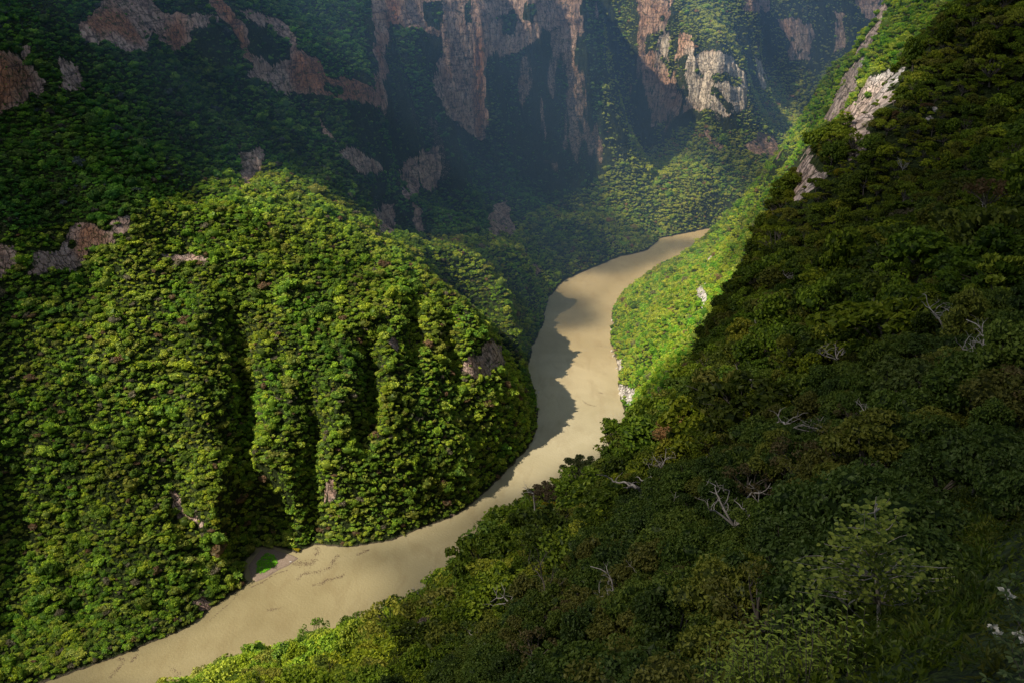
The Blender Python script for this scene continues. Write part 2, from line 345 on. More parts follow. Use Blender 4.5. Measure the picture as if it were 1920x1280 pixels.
def foliage(name,source,leaf_noise=1.0,trans=.30):
    m,nt,out,N,L=nodes(name)
    if source=='inst':
        a=N('ShaderNodeAttribute',attribute_name='tint',attribute_type='INSTANCER'); tint=a.outputs['Color']
    elif source=='obj':
        a=N('ShaderNodeObjectInfo'); tint=a.outputs['Color']
    else:
        a=N('ShaderNodeRGB'); a.outputs[0].default_value=(*source,1); tint=a.outputs[0]
    at_=N('ShaderNodeAttribute',attribute_name='leaf',attribute_type='GEOMETRY')   # random per leaf; crowns add painted shade: lighter tops, dark cores
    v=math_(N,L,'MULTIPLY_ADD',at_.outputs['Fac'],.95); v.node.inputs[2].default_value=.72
    c=mixc(N,L,1.0,tint,(1,1,1),'MULTIPLY')
    hs=N('ShaderNodeHueSaturation'); L(c,hs.inputs['Color']); L(v,hs.inputs['Value'])
    h=math_(N,L,'MULTIPLY_ADD',at_.outputs['Fac'],-.035); h.node.inputs[2].default_value=.515
    L(h,hs.inputs['Hue'])
    d=N('ShaderNodeBsdfDiffuse'); L(hs.outputs[0],d.inputs['Color'])
    t=N('ShaderNodeBsdfTranslucent')
    tc=mixc(N,L,.55,hs.outputs[0],(.22,.30,.02)); tc=mixc(N,L,1.0,tc,(.85,.9,.6),'MULTIPLY'); 
    L(mixc(N,L,.5,hs.outputs[0],tc),t.inputs['Color'])
    mx=N('ShaderNodeMixShader'); mx.inputs[0].default_value=trans
    L(d.outputs[0],mx.inputs[1]);L(t.outputs[0],mx.inputs[2])
    g=N('ShaderNodeBsdfGlossy'); g.inputs['Roughness'].default_value=.45; g.inputs['Color'].default_value=(.8,.9,.6,1)
    m2=N('ShaderNodeMixShader'); m2.inputs[0].default_value=.015
    L(mx.outputs[0],m2.inputs[1]);L(g.outputs[0],m2.inputs[2])
    L(m2.outputs[0],out.inputs['Surface'])
    return m
M_FOREST=foliage('forest_leaves','inst'); M_CROWN=foliage('tree_leaves','obj')
def bark(name,c1,c2):
    m,nt,out,N,L=nodes(name)
    tc=N('ShaderNodeTexCoord')
    n=noise(N,L,mapping(N,L,tc.outputs['Object'],(1,1,.25)),5,4)
    col=ramp(N,L,n,[(.35,c1),(.65,c2)])
    p=N('ShaderNodeBsdfPrincipled',i_Roughness=.9); L(col,p.inputs['Base Color'])
    b=N('ShaderNodeBump'); b.inputs['Strength'].default_value=.5; b.inputs['Distance'].default_value=.05; L(n,b.inputs['Height']); L(b.outputs[0],p.inputs['Normal'])
    L(p.outputs[0],out.inputs['Surface']); return m
M_BARK=bark('grey_brown_bark',(.05,.04,.03),(.15,.12,.09))
M_PALE=bark('pale_bark',(.18,.15,.12),(.48,.42,.36))
M_DEAD=bark('weathered_dead_wood',(.22,.18,.15),(.55,.48,.42))
# terrain
def terrain_mat():
    m,nt,out,N,L=nodes('canyon_ground')
    geo=N('ShaderNodeNewGeometry'); P_=geo.outputs['Position']
    ar=N('ShaderNodeAttribute',attribute_name='rock').outputs['Fac']
    ao=N('ShaderNodeAttribute',attribute_name='orange').outputs['Fac']
    aw=N('ShaderNodeAttribute',attribute_name='white').outputs['Fac']
    v1=mapping(N,L,P_,(.16,.16,.018)); n1=noise(N,L,v1,1,5,.65,.3)        # tall streaks
    v2=mapping(N,L,P_,(.55,.55,.05)); n2=noise(N,L,v2,1,4,.6)
    n3=noise(N,L,P_,.028,4,.6)
    v4=mapping(N,L,P_,(.02,.02,.22)); n4=noise(N,L,v4,1,3,.55,.6)         # ledges
    n5=noise(N,L,P_,.5,5,.7)
    c=ramp(N,L,n1,[(.28,(.11,.10,.11)),(.38,(.33,.24,.21)),(.48,(.60,.41,.33)),(.60,(.74,.53,.43)),(.8,(.80,.68,.60))])
    c=mixc(N,L,ramp(N,L,n3,[(.45,(0,0,0)),(.62,(1,1,1))]),c,(.40,.235,.16),'MIX') if False else mixc(N,L,math_(N,L,'MULTIPLY',ramp(N,L,n3,[(.42,(0,0,0)),(.64,(1,1,1))]),.55),c,(.42,.235,.155))
    oc=ramp(N,L,n2,[(.3,(.20,.10,.065)),(.5,(.46,.20,.10)),(.7,(.55,.32,.2))])
    c=mixc(N,L,ao,c,oc)
    wc=ramp(N,L,n1,[(.28,(.22,.20,.20)),(.42,(.50,.46,.42)),(.52,(.84,.78,.72)),(.8,(.90,.86,.81))])
    c=mixc(N,L,aw,c,wc)
    c=mixc(N,L,math_(N,L,'MULTIPLY',ramp(N,L,n2,[(.33,(1,1,1)),(.45,(0,0,0))]),.6),c,(.07,.065,.075))
    c=mixc(N,L,math_(N,L,'MULTIPLY',ramp(N,L,n4,[(.36,(1,1,1)),(.42,(0,0,0))]),.55),c,(.09,.075,.07))
    vv=N('ShaderNodeTexVoronoi',feature='DISTANCE_TO_EDGE'); vv.inputs['Scale'].default_value=1.0; vm=N('ShaderNodeVectorMath',operation='ADD'); nd=N('ShaderNodeTexNoise'); nd.inputs['Scale'].default_value=.12; nd.inputs['Detail'].default_value=4; L(P_,nd.inputs['Vector'])
    L(mapping(N,L,P_,(.13,.13,.045)),vm.inputs[0]); L(nd.outputs['Color'],vm.inputs[1]); L(vm.outputs[0],vv.inputs['Vector'])
    crack=ramp(N,L,vv.outputs['Distance'],[(.0,(1,1,1)),(.07,(0,0,0))])
    c=mixc(N,L,math_(N,L,'MULTIPLY',crack,.65),c,(.06,.05,.05))
    # moss and scrub caught on the stone
    n6=noise(N,L,P_,.11,6,.72,.4)
    moss=math_(N,L,'MULTIPLY',ramp(N,L,n6,[(.53,(0,0,0)),(.60,(1,1,1))]),.75)
    moss=math_(N,L,'MULTIPLY',moss,math_(N,L,'SUBTRACT',1.0,math_(N,L,'MULTIPLY',aw,.6)))
    c=mixc(N,L,moss,c,(.06,.075,.03))
    g=ramp(N,L,n5,[(.3,(.010,.018,.006)),(.5,(.03,.045,.012)),(.7,(.09,.11,.03))])
    # scrub that stands in for the undergrowth: olive on steep ground
    edge=math_(N,L,'ADD',ar,math_(N,L,'MULTIPLY',math_(N,L,'SUBTRACT',n5,.5),1.1))
    f=ramp(N,L,edge,[(.40,(0,0,0)),(.60,(1,1,1))])
    col=mixc(N,L,f,g,c)
    # damp pale line of stone along the water
    sp=N('ShaderNodeSeparateXYZ'); L(P_,sp.inputs[0])
    zz=math_(N,L,'ADD',sp.outputs[2],math_(N,L,'MULTIPLY',math_(N,L,'SUBTRACT',n5,.5),4))
    shore=ramp(N,L,math_(N,L,'MULTIPLY',zz,.2),[(.10,(1,1,1)),(.36,(0,0,0))])
    col=mixc(N,L,math_(N,L,'MULTIPLY',shore,.8),col,(.17,.13,.095))
    p=N('ShaderNodeBsdfPrincipled',i_Roughness=.95); p.inputs['Specular IOR Level'].default_value=.15
    L(col,p.inputs['Base Color'])
    b=N('ShaderNodeBump'); b.inputs['Distance'].default_value=3.2; b.inputs['Strength'].default_value=.9
    hh=math_(N,L,'ADD',math_(N,L,'MULTIPLY',n1,1.0),math_(N,L,'MULTIPLY',n2,.55)); hh=math_(N,L,'ADD',hh,math_(N,L,'MULTIPLY',n4,.6)); hh=math_(N,L,'ADD',hh,math_(N,L,'MULTIPLY',n5,.35)); hh=math_(N,L,'SUBTRACT',hh,math_(N,L,'MULTIPLY',crack,.7))
    L(hh,b.inputs['Height']); L(b.outputs[0],p.inputs['Normal'])
    L(p.outputs[0],out.inputs['Surface']); return m
def mesh_grid(name,PX,PY,PZ,attrs={}):
    ny,nx=PX.shape
    v=np.stack([PX,PY,PZ],-1).reshape(-1,3)
    i=np.arange((ny-1)*(nx-1)); r=i//(nx-1); c=i%(nx-1); a=r*nx+c
    return mesh_np(name,v,np.stack([a,a+1,a+nx+1,a+nx],-1),attrs,True)
def mesh_np(name,v,f,attrs={},smooth_=False,dom='POINT'):
    me=bpy.data.meshes.new(name); k=f.shape[1]
    me.vertices.add(len(v)); me.vertices.foreach_set('co',np.asarray(v,np.float32).ravel())
    me.loops.add(f.size); me.loops.foreach_set('vertex_index',f.astype(np.int32).ravel())
    me.polygons.add(len(f)); me.polygons.foreach_set('loop_start',np.arange(0,f.size,k,dtype=np.int32))
    if smooth_: me.polygons.foreach_set('use_smooth',np.ones(len(f),bool))
    for n,a in attrs.items():
        at_=me.attributes.new(n,'FLOAT',dom); at_.data.foreach_set('value',np.asarray(a,np.float32).ravel())
    me.update(calc_edges=True); return me
def link(name,me,mat=None,parent=None,**props):
    o=bpy.data.objects.new(name,me); COL.objects.link(o)
    if mat is not None and me is not None and not me.materials: 
        for q in (mat if isinstance(mat,(list,tuple)) else [mat]): me.materials.append(q)
    if parent: o.parent=parent
    for k,v in props.items(): o[k]=v
    return o
terrain=link('terrain',mesh_grid('terrain',PX,PY,PZ,{'rock':rock,'orange':orange,'white':white}),terrain_mat(),kind='structure')
# river
def water_mat():
    m,nt,out,N,L=nodes('muddy_river_water')
    geo=N('ShaderNodeNewGeometry'); P_=geo.outputs['Position']
    n=noise(N,L,mapping(N,L,P_,(.006,.006,1)),1,5,.6,.8)
    n2=noise(N,L,mapping(N,L,P_,(.05,.018,1),(3,9,0)),1,4,.6,.5)
    c=ramp(N,L,n,[(.3,(.36,.305,.175)),(.5,(.43,.37,.222)),(.7,(.51,.445,.28))])
    c=mixc(N,L,math_(N,L,'MULTIPLY',ramp(N,L,n2,[(.35,(1,1,1)),(.5,(0,0,0))]),.32),c,(.32,.25,.14))
    sy=N('ShaderNodeSeparateXYZ'); L(P_,sy.inputs[0]); glare_=math_(N,L,'MULTIPLY_ADD',sy.outputs[1],.0025,True); glare_.node.inputs[2].default_value=-2.1  # glare put into the water colour: far reach paler, near reach darker
    c=mixc(N,L,glare_,mixc(N,L,1.0,c,(.84,.79,.68),'MULTIPLY'),mixc(N,L,1.0,c,(1.28,1.26,1.30),'MULTIPLY'))
    p=N('ShaderNodeBsdfPrincipled',i_Roughness=.14); p.inputs['IOR'].default_value=1.33; p.inputs['Specular IOR Level'].default_value=.5
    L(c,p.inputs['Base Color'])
    w=N('ShaderNodeTexWave',wave_type='BANDS',bands_direction='DIAGONAL'); w.inputs['Scale'].default_value=.085; w.inputs['Distortion'].default_value=5; w.inputs['Detail'].default_value=3; w.inputs['Detail Scale'].default_value=.6
    L(P_,w.inputs['Vector'])
    nf=noise(N,L,P_,.42,4,.6)
    h=math_(N,L,'ADD',math_(N,L,'MULTIPLY',w.outputs[1],.06),nf)
    b=N('ShaderNodeBump'); b.inputs['Distance'].default_value=.6; b.inputs['Strength'].default_value=.8; L(h,b.inputs['Height']); L(b.outputs[0],p.inputs['Normal'])
    L(p.outputs[0],out.inputs['Surface']); return m
wx=np.linspace(-1600,1700,56); wy=np.linspace(60,2250,41); WX,WY=np.meshgrid(wx,wy)
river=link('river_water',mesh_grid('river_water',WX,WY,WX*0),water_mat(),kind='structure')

# ---------------------------------------------------------------- foliage meshes
def leaves(cent,nor,size,aspect=1.0,pointed=True):
    """many small leaf faces: centres, facing directions, half lengths"""
    n=len(cent); r=rng.normal(size=(n,3)); nor=nor/np.linalg.norm(nor,axis=1,keepdims=True)
    u=np.cross(nor,r); u/=np.linalg.norm(u,axis=1,keepdims=True); v=np.cross(nor,u)
    s=size[:,None]
    bend=nor*s*.22
    P0=cent-u*s; P2=cent+u*s; P1=cent+v*s*.62*aspect+bend; P3=cent-v*s*.62*aspect+bend
    V=np.stack([P0,P1,P2,P3],1).reshape(-1,3)
    Fc=np.arange(n*4).reshape(n,4)
    return V,Fc
def crown_points(lobes,per,sizes,tilt=.75,under=.35):
    """leaf positions over the shells of several lobes; lobes = (centre, radii)"""
    C_=[];N_=[]
    for (c,r),k in zip(lobes,per):
        d=rng.normal(size=(k,3)); d/=np.linalg.norm(d,axis=1,keepdims=True)
        flip=(d[:,2]<0)&(rng.random(k)>under); d[flip,2]*=-1
        rad=1-.35*rng.random(k)**2
        C_.append(np.array(c)+d*np.array(r)*rad[:,None])
        N_.append(d/np.array(r)*min(r)+rng.normal(size=(k,3))*tilt*.6)
    C_=np.vstack(C_);N_=np.vstack(N_)
    return C_,N_
def ico(sub=1):
    import bmesh
    bm=bmesh.new(); bmesh.ops.create_icosphere(bm,subdivisions=sub,radius=1)
    v=np.array([q.co for q in bm.verts]); f=np.array([[q.index for q in t.verts] for t in bm.faces]); bm.free()
    return v,f
IV,IF=ico(2)
def join_tri_quads(parts):
    """parts: list of (V,F) with F of 3 or 4 columns -> one list of verts, faces"""
    V=[];Fs=[];o=0
    for v,f in parts:
        V.append(v); Fs+= (f+o).tolist(); o+=len(v)
    return np.vstack(V),Fs
def pymesh(name,V,Fs,leafattr=None,smooth_faces=None,mats=None,mat_idx=None):
    me=bpy.data.meshes.new(name); me.from_pydata(V.tolist(),[],Fs)
    if leafattr is not None:
        a=me.attributes.new('leaf','FLOAT','FACE'); a.data.foreach_set('value',np.asarray(leafattr,np.float32))
    if mat_idx is not None: me.polygons.foreach_set('material_index',np.asarray(mat_idx,np.int32))
    if smooth_faces is not None: me.polygons.foreach_set('use_smooth',np.asarray(smooth_faces,bool))
    me.update(); return me
def far_crown(k,kind):
    """small crown for the distant forest, unit radius, base at z=0"""
    r=np.random.default_rng(100+k)
    L_=[]
    nl=r.integers(8,14)
    hh={'dome':.75,'flat':.45,'tall':1.15,'shrub':.55}[kind]
    for i in range(nl):
        a=r.random()*6.283; q=(.2+.65*r.random()) if i else 0
        z=hh*(1.05-.75*q*q)*(.75+.35*r.random())
        rr=.16+.30*r.random()
        L_.append(((q*math.cos(a),q*math.sin(a),z),(rr,rr,rr*(.6+.25*r.random()))))
    C_,N_=crown_points(L_,[38]*nl,None,1.0,.3)
    sz=.055+.075*rng.random(len(C_))
    V,Fc=leaves(C_,N_,sz)
    V2=IV*np.array([.72,.72,hh*.55])+np.array([0,0,hh*.50]); V2=V2*(1+.12*rng.normal(size=(len(V2),1)))
    V3,F3=join_tri_quads([(V,Fc),(V2,IF)])
    leaf=np.concatenate([np.clip(.15+.75*rng.random(len(Fc))*(.5+.5*np.clip(C_[:,2]/hh,0,1.2)),0,1),np.full(len(IF),-.25)])  # crown shade in the leaf tone: lighter upwards, inner core dark
    return pymesh('forest_tree',V3,F3,leaf)
def tube(pts,rad,seg=6):
    """tapered bent tube; returns V,F"""
    pts=np.array(pts,float); n=len(pts); V=[];Fc=[]
    t=np.gradient(pts,axis=0); t/=np.linalg.norm(t,axis=1,keepdims=True)+1e-9
    ref=np.array([.3,.9,.1])
    for i in range(n):
        u=np.cross(t[i],ref); u/=np.linalg.norm(u)+1e-9; v=np.cross(t[i],u)
        for s in range(seg):
            a=6.2832*s/seg; V.append(pts[i]+rad[i]*(math.cos(a)*u+math.sin(a)*v))
    for i in range(n-1):
        for s in range(seg):
            Fc.append([i*seg+s,i*seg+(s+1)%seg,(i+1)*seg+(s+1)%seg,(i+1)*seg+s])
    return np.array(V),np.array(Fc)
def limb(a,b,r0,r1,bend=.12,n=6,r=random):
    a=np.array(a,float);b=np.array(b,float); L_=np.linalg.norm(b-a); pts=[]
    off=np.array([r.uniform(-1,1),r.uniform(-1,1),r.uniform(-.3,1)])*L_*bend
    off2=np.array([r.uniform(-1,1),r.uniform(-1,1),r.uniform(-1,1)])*L_*bend*.4
    for i in range(n):
        t=i/(n-1); pts.append(a+(b-a)*t+off*math.sin(math.pi*t)+off2*math.sin(2*math.pi*t))
    rad=[r0+(r1-r0)*(i/(n-1)) for i in range(n)]
    return pts,rad
def near_tree(k,form,nleaf,ls):
    """tree of unit crown radius about 1 (scaled later): returns trunk mesh, crown mesh"""
    r=random.Random(300+k); parts=[]; 
    H0={'dome':1.25,'umbrella':1.35,'tall':1.9,'layer':1.5,'open':1.6}[form]
    base=(0,0,-.35); fork=(r.uniform(-.1,.1),r.uniform(-.1,.1),H0*r.uniform(.30,.42))
    p,rd_=limb(base,fork,.075,.05,.05,5,r); parts.append(tube(p,rd_,7))
    lobes=[]; nl={'dome':17,'umbrella':14,'tall':16,'layer':15,'open':13}[form]
    for i in range(nl):
        a=i*2.39996+r.uniform(-.3,.3)
        if form=='umbrella': q=math.sqrt((i+.3)/nl)*.95; z=H0*(.96-.16*q*q)+r.uniform(-.05,.05); rr=r.uniform(.20,.30); fl=.38
        elif form=='tall': z=H0*(.42+.55*i/nl); q=.62*math.sin(math.pi*(.25+.68*i/nl))*r.uniform(.5,1); rr=r.uniform(.22,.36); fl=.8
        elif form=='layer': z=H0*(.5+.16*(i%4)); q=(.78-.13*(i%4))*r.uniform(.6,1.1); rr=r.uniform(.24,.34); fl=.36
        elif form=='open': q=r.uniform(.3,.95); z=H0*(.95-.45*q*q*r.uniform(.6,1.2)); rr=r.uniform(.14,.26); fl=.6
        else: q=math.sqrt((i+.2)/nl)*.82; z=H0*(.92-.42*q*q)+r.uniform(-.08,.1); rr=r.uniform(.25,.40); fl=.68
        c=(q*math.cos(a),q*math.sin(a),z); lobes.append((c,(rr,rr,rr*fl)))
        if i%2==0 or form in('open','umbrella'):
            p,rd_=limb(fork,(c[0]*.92,c[1]*.92,c[2]-rr*fl*.3),.034,.008,.10,5,r); parts.append(tube(p,rd_,5))
            if form in('open','umbrella'):
                for _ in range(2):
                    q0=p[3]; e=(c[0]+r.uniform(-.25,.25),c[1]+r.uniform(-.25,.25),c[2]+r.uniform(-.1,.12))
                    p2,r2=limb(q0,e,.012,.003,.1,4,r); parts.append(tube(p2,r2,4))
    V,Fc=join_tri_quads(parts); trunk=pymesh('trunk',V,Fc,smooth_faces=[True]*len(Fc))
    w_=np.array([l[1][0]**2 for l in lobes]); per=(w_/w_.sum()*nleaf).astype(int)+1
    C_,N_=crown_points(lobes,per,None,1.0,.45)
    sz=ls*(.6+.8*rng.random(len(C_))); V,Fc=leaves(C_,N_,sz)
    parts=[(V,Fc)]; 
    lf=np.clip(.12+.8*rng.random(len(Fc))*(.55+.45*np.clip((C_[:,2]-.4*H0)/(.6*H0),0,1)),0,1); la=[lf]  # leaf tone brightens with height, top light put into the colour
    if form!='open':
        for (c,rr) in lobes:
            v=IV*(np.array(rr)*.66)+np.array(c)-np.array([0,0,rr[2]*.15]); parts.append((v*(1+.03*rng.normal(size=(len(v),1))),IF)); la.append(np.full(len(IF),-.38))  # dark inner cores paint the shade inside each lobe
    V,Fs=join_tri_quads(parts); crown=pymesh('crown',V,Fs,np.concatenate(la))
    return trunk,crown
log('foliage sources')
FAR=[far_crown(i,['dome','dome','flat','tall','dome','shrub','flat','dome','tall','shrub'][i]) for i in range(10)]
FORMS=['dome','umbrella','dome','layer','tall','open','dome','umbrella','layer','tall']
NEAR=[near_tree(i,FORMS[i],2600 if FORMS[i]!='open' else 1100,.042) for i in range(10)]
MID=[near_tree(20+i,FORMS[i],900 if FORMS[i]!='open' else 500,.066) for i in range(8)]
for t,c in NEAR: t.materials.append(M_BARK); c.materials.append(M_CROWN)
# kinds used by the forest mass
KIND=bpy.data.collections.new('forest_kinds')
for i,me in enumerate(FAR):
    me.materials.append(M_FOREST); o=bpy.data.objects.new('kind_%02d'%i,me); KIND.objects.link(o)
for i,(t,c) in enumerate(MID):
    nt_=len(t.polygons); tv=np.empty(len(t.vertices)*3);t.vertices.foreach_get('co',tv); cv=np.empty(len(c.vertices)*3);c.vertices.foreach_get('co',cv)
    V=np.vstack([cv.reshape(-1,3),tv.reshape(-1,3)]); off=len(c.vertices)
    Fs=[list(p.vertices) for p in c.polygons]+[[q+off for q in p.vertices] for p in t.polygons]
    la=np.empty(len(c.polygons));c.attributes['leaf'].data.foreach_get('value',la)
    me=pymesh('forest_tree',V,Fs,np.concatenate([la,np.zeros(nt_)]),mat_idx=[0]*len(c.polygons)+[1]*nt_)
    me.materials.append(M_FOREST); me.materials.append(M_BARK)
    o=bpy.data.objects.new('kind_%02d'%(10+i),me); KIND.objects.link(o)

# ---------------------------------------------------------------- where the trees stand
def normal_at(x,y,e=3.0):
    return (look(x+e,y)-look(x-e,y))/(2*e),(look(x,y+e)-look(x,y-e))/(2*e)
rocklook=Look(rock); rdlook=Look(rd)
def scatter(x0,x1,y0,y1,s,seed):
    g=np.random.default_rng(seed)
    X,Y=np.meshgrid(np.arange(x0,x1,s),np.arange(y0,y1,s*.87)); X=X+(np.arange(X.shape[0])%2)[:,None]*s*.5
    X=X+g.uniform(-.36,.36,X.shape)*s;Y=Y+g.uniform(-.36,.36,Y.shape)*s
    return X.ravel(),Y.ravel()
# how far each place is from the lookout decides spacing of individual crowns
X1,Y1=scatter(-900,1150,60,2700,5.0,11)
Z1=look(X1,Y1); gx1,gy1=normal_at(X1,Y1); sl=np.hypot(gx1,gy1)
# steep faces carry more trees per plan area
exX=[];exY=[]
for k,(lo,s) in enumerate(((.9,8.5),(1.4,7.0),(2.0,5.4),(3.0,4.4),(4.0,3.6),(5.5,3.0),(7.5,2.5))):
    a,b=scatter(-900,1150,60,2700,s,20+k); z=look(a,b); q=np.hypot(*normal_at(a,b)); m=q>lo
    exX.append(a[m]);exY.append(b[m])
exX=np.concatenate(exX);exY=np.concatenate(exY)
X1=np.concatenate([X1,exX]);Y1=np.concatenate([Y1,exY])
is_ex=np.arange(len(X1))>=len(X1)-len(exX)
Z1=look(X1,Y1); gx1,gy1=normal_at(X1,Y1); sl=np.hypot(gx1,gy1)
vis,qx1,qy1,qw1=visible(X1,Y1,Z1+6,1.06,25)
inview=(qx1>-170)&(qx1<2090)&(qy1>-130)&(qy1<1420)
dist=np.sqrt(X1**2+Y1**2+(Z1-H)**2)
rk=rocklook(X1,Y1); rdd=rdlook(X1,Y1)
u1=rng.random(len(X1))
patchy=fbm(X1/35,Y1/35,3,61)
sdlook=Look(sd)
keep=vis&inview&(sdlook(X1,Y1)>2.5)&(rdd>3.0)&((rk<.35)|((rk<1.01)&(u1<.07)))&(dist>130)
# thin out steep wooded walls so that stone and scrub show between the crowns
keep&=~((sl>2.4)&(Y1>1450)&(u1<.35+.5*patchy))
X1,Y1,Z1,sl,dist,rk,qx1,qy1,is_ex,rdd,gx1,gy1=[a[keep] for a in (X1,Y1,Z1,sl,dist,rk,qx1,qy1,is_ex,rdd,gx1,gy1)]
n=len(X1); log('forest trees',n)
near_slope=(dist<720)&(Y1<900)&(X1>-260)&(Z1>330)
size=3.45*np.exp(rng.normal(0,.42,n))*(1+.25*fbm(X1/60,Y1/60,2,62))
size=np.where(is_ex,size*.85,size); size=np.where((rk>.35),size*.45,size); size=np.where((sl>2.2)&(Y1>1450),size*.72,size); size=np.clip(size,1.5,10)
size=np.where(rdd<10,np.minimum(size,4.5),size)
idx=np.where(near_slope,10+rng.integers(0,8,n),rng.integers(0,10,n))
def tints(X,Y,n,dark=0):
    base=np.array([(.040,.075,.014),(.060,.105,.018),(.085,.135,.020),(.060,.080,.024),(.032,.058,.016),(.105,.140,.030),(.085,.085,.034),(.048,.092,.024)])
    wgt=np.array([.2,.22,.16,.12,.14,.07,.03,.06]); k=rng.choice(len(base),n,p=wgt/wgt.sum())
    c=base[k]*np.exp(rng.normal(0,.19,(n,1)))
    p=fbm(X/90,Y/90,3,63)[:,None]; c=c*(1+.45*p)*np.array([3.55,2.95,1.5])
    c[:,0]*=1+.25*fbm(X/50,Y/50,2,64); c[:,0]=np.minimum(c[:,0],c[:,1]*.98)
    r=rng.random(n); dry=.02*(1-.7*((Y<900)&(X>-260))); c[r<dry]=(.17,.10,.055); c[(r>.02)&(r<.02+dry)]=(.16,.135,.09); c[(r>.04)&(r<.0408)]=(.42,.36,.02)
    return np.clip(c,.008,.6)
tint=tints(X1,Y1,n)
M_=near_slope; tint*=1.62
bank=(Y1>1000)&(Y1<1750)&(X1>150); tint[bank]*=np.array([1.25,1.5,1.2])  # sunlit right bank: extra light put into the tints
tint[M_]*=np.where((qx1[M_]<745)&(qy1[M_]>1120),.85,.36)[:,None]*np.array([1.06,1,.85])  # near slope shade painted into tints; sunlit lower corner kept lighter
ul_shade=inside(qx1,qy1,np.array([(-400,-200),(1130,-200),(1130,330),(900,440),(760,430),(640,365),(500,300),(380,330),(240,400),(-400,470)])); tint[ul_shade]*=np.array([.38,.56,.78])  # cool shadow of the upper left wall painted into its tints
far_lit=(Y1>1900)&(X1>200); tint[far_lit]*=1.75;tint=np.minimum(tint,np.array([.52,.60,.14]))  # sunshine on the far hill painted in as brighter tints
# ---------------------------------------------------------------- the forest mass (one object)
def forest_object(name,X,Y,Z,S,idx,tint,label,**props):
    n=len(X); me=bpy.data.meshes.new(name); me.vertices.add(n)
    me.vertices.foreach_set('co',np.stack([X,Y,Z],-1).astype(np.float32).ravel())
    a=me.attributes.new('idx','INT','POINT'); a.data.foreach_set('value',idx.astype(np.int32))
    rot=np.stack([rng.normal(0,.16,n),rng.normal(0,.16,n),rng.random(n)*6.283],-1)
    a=me.attributes.new('rot','FLOAT_VECTOR','POINT'); a.data.foreach_set('vector',rot.astype(np.float32).ravel())
    sv=np.stack([S*rng.uniform(.8,1.3,n),S*rng.uniform(.75,1.15,n),S*rng.uniform(.65,1.35,n)],-1)
    a=me.attributes.new('scl','FLOAT_VECTOR','POINT'); a.data.foreach_set('vector',sv.astype(np.float32).ravel())
    a=me.attributes.new('tint','FLOAT_COLOR','POINT'); a.data.foreach_set('color',np.concatenate([tint,np.ones((n,1))],1).astype(np.float32).ravel())
    o=link(name,me,None,**props)
    ng=bpy.data.node_groups.new('scatter_'+name,'GeometryNodeTree')
    ng.interface.new_socket('Geometry',in_out='INPUT',socket_type='NodeSocketGeometry'); ng.interface.new_socket('Geometry',in_out='OUTPUT',socket_type='NodeSocketGeometry')
    N=ng.nodes.new; gi=N('NodeGroupInput');go=N('NodeGroupOutput'); ci_=N('GeometryNodeCollectionInfo'); ci_.inputs[0].default_value=KIND; ci_.inputs[1].default_value=True; ci_.inputs[2].default_value=True
    ip=N('GeometryNodeInstanceOnPoints'); ip.inputs['Pick Instance'].default_value=True
    def attr(nm,t):
        q=N('GeometryNodeInputNamedAttribute'); q.data_type=t; q.inputs['Name'].default_value=nm; return q.outputs[0]
    Lk=ng.links.new
    Lk(gi.outputs[0],ip.inputs['Points']); Lk(ci_.outputs[0],ip.inputs['Instance']); Lk(attr('idx','INT'),ip.inputs['Instance Index'])
    er=N('FunctionNodeEulerToRotation'); Lk(attr('rot','FLOAT_VECTOR'),er.inputs[0]); Lk(er.outputs[0],ip.inputs['Rotation']); Lk(attr('scl','FLOAT_VECTOR'),ip.inputs['Scale'])
    Lk(ip.outputs[0],go.inputs[0])
    md=o.modifiers.new('scatter','NODES'); md.node_group=ng
    o['label']=label; return o
# ---------------------------------------------------------------- the 300 nearest trees, each a thing
NX_,NY_=scatter(-260,420,28,420,6.0,77)
nz=look(NX_,NY_); v,qx2,qy2,qw2=visible(NX_,NY_,nz+5,1.10,14)
d2=np.sqrt(NX_**2+NY_**2+(nz-H)**2)
ok2=v&(qx2>-20)&(qx2<1980)&(qy2>-20)&(qy2<1340)&(rdlook(NX_,NY_)>5)&(nz>300)&(d2>26)
NX_,NY_,nz,qx2,qy2,d2=[a[ok2] for a in (NX_,NY_,nz,qx2,qy2,d2)]
o_=np.argsort(d2)
# the first 300 by distance are individual trees; the mass takes over beyond them
CUT=d2[o_[min(283,len(o_)-1)]]
sel=o_[:284]; log('cut distance',CUT,len(o_))
# ---------------------------------------------------------------- landmark plants on the near slope
def leafmesh(cent,axis,nor,length,width,segs=4):
    """pointed oval leaves, folded along the midrib: each leaf 2*segs quads/tris"""
    n=len(cent); ax=axis/np.linalg.norm(axis,axis=1,keepdims=True); nr=nor-(nor*ax).sum(1,keepdims=True)*ax; nr/=np.linalg.norm(nr,axis=1,keepdims=True)+1e-9; sd=np.cross(nr,ax)
    prof=[(0,0),(.22,.72),(.5,1.0),(.78,.74),(1,0)]
    Lh=length[:,None];Wd=width[:,None]; V=[]
    for t,w_ in prof:
        mid=cent+ax*Lh*t-nr*Lh*.22*t*t
        if w_==0: V.append(mid)
        else: V+= [mid+sd*Wd*w_*.5+nr*Wd*.10,mid,mid-sd*Wd*w_*.5+nr*Wd*.10]
    V=np.stack(V,1) # n, 11, 3
    f=[[0,2,1],[0,3,2],[1,2,5,4],[2,3,6,5],[4,5,8,7],[5,6,9,8],[7,8,10],[8,9,10]]
    Fs=[[q+i*11 for q in t] for i in range(n) for t in f]
    return V.reshape(-1,3),Fs,np.repeat(rng.random(n),len(f))
def emptyo(name,loc,label,cat,group=None,**k):
    o=bpy.data.objects.new(name,None); o.empty_display_size=.5; COL.objects.link(o); o.location=loc; o['label']=label;o['category']=cat
    if group:o['group']=group
    return o
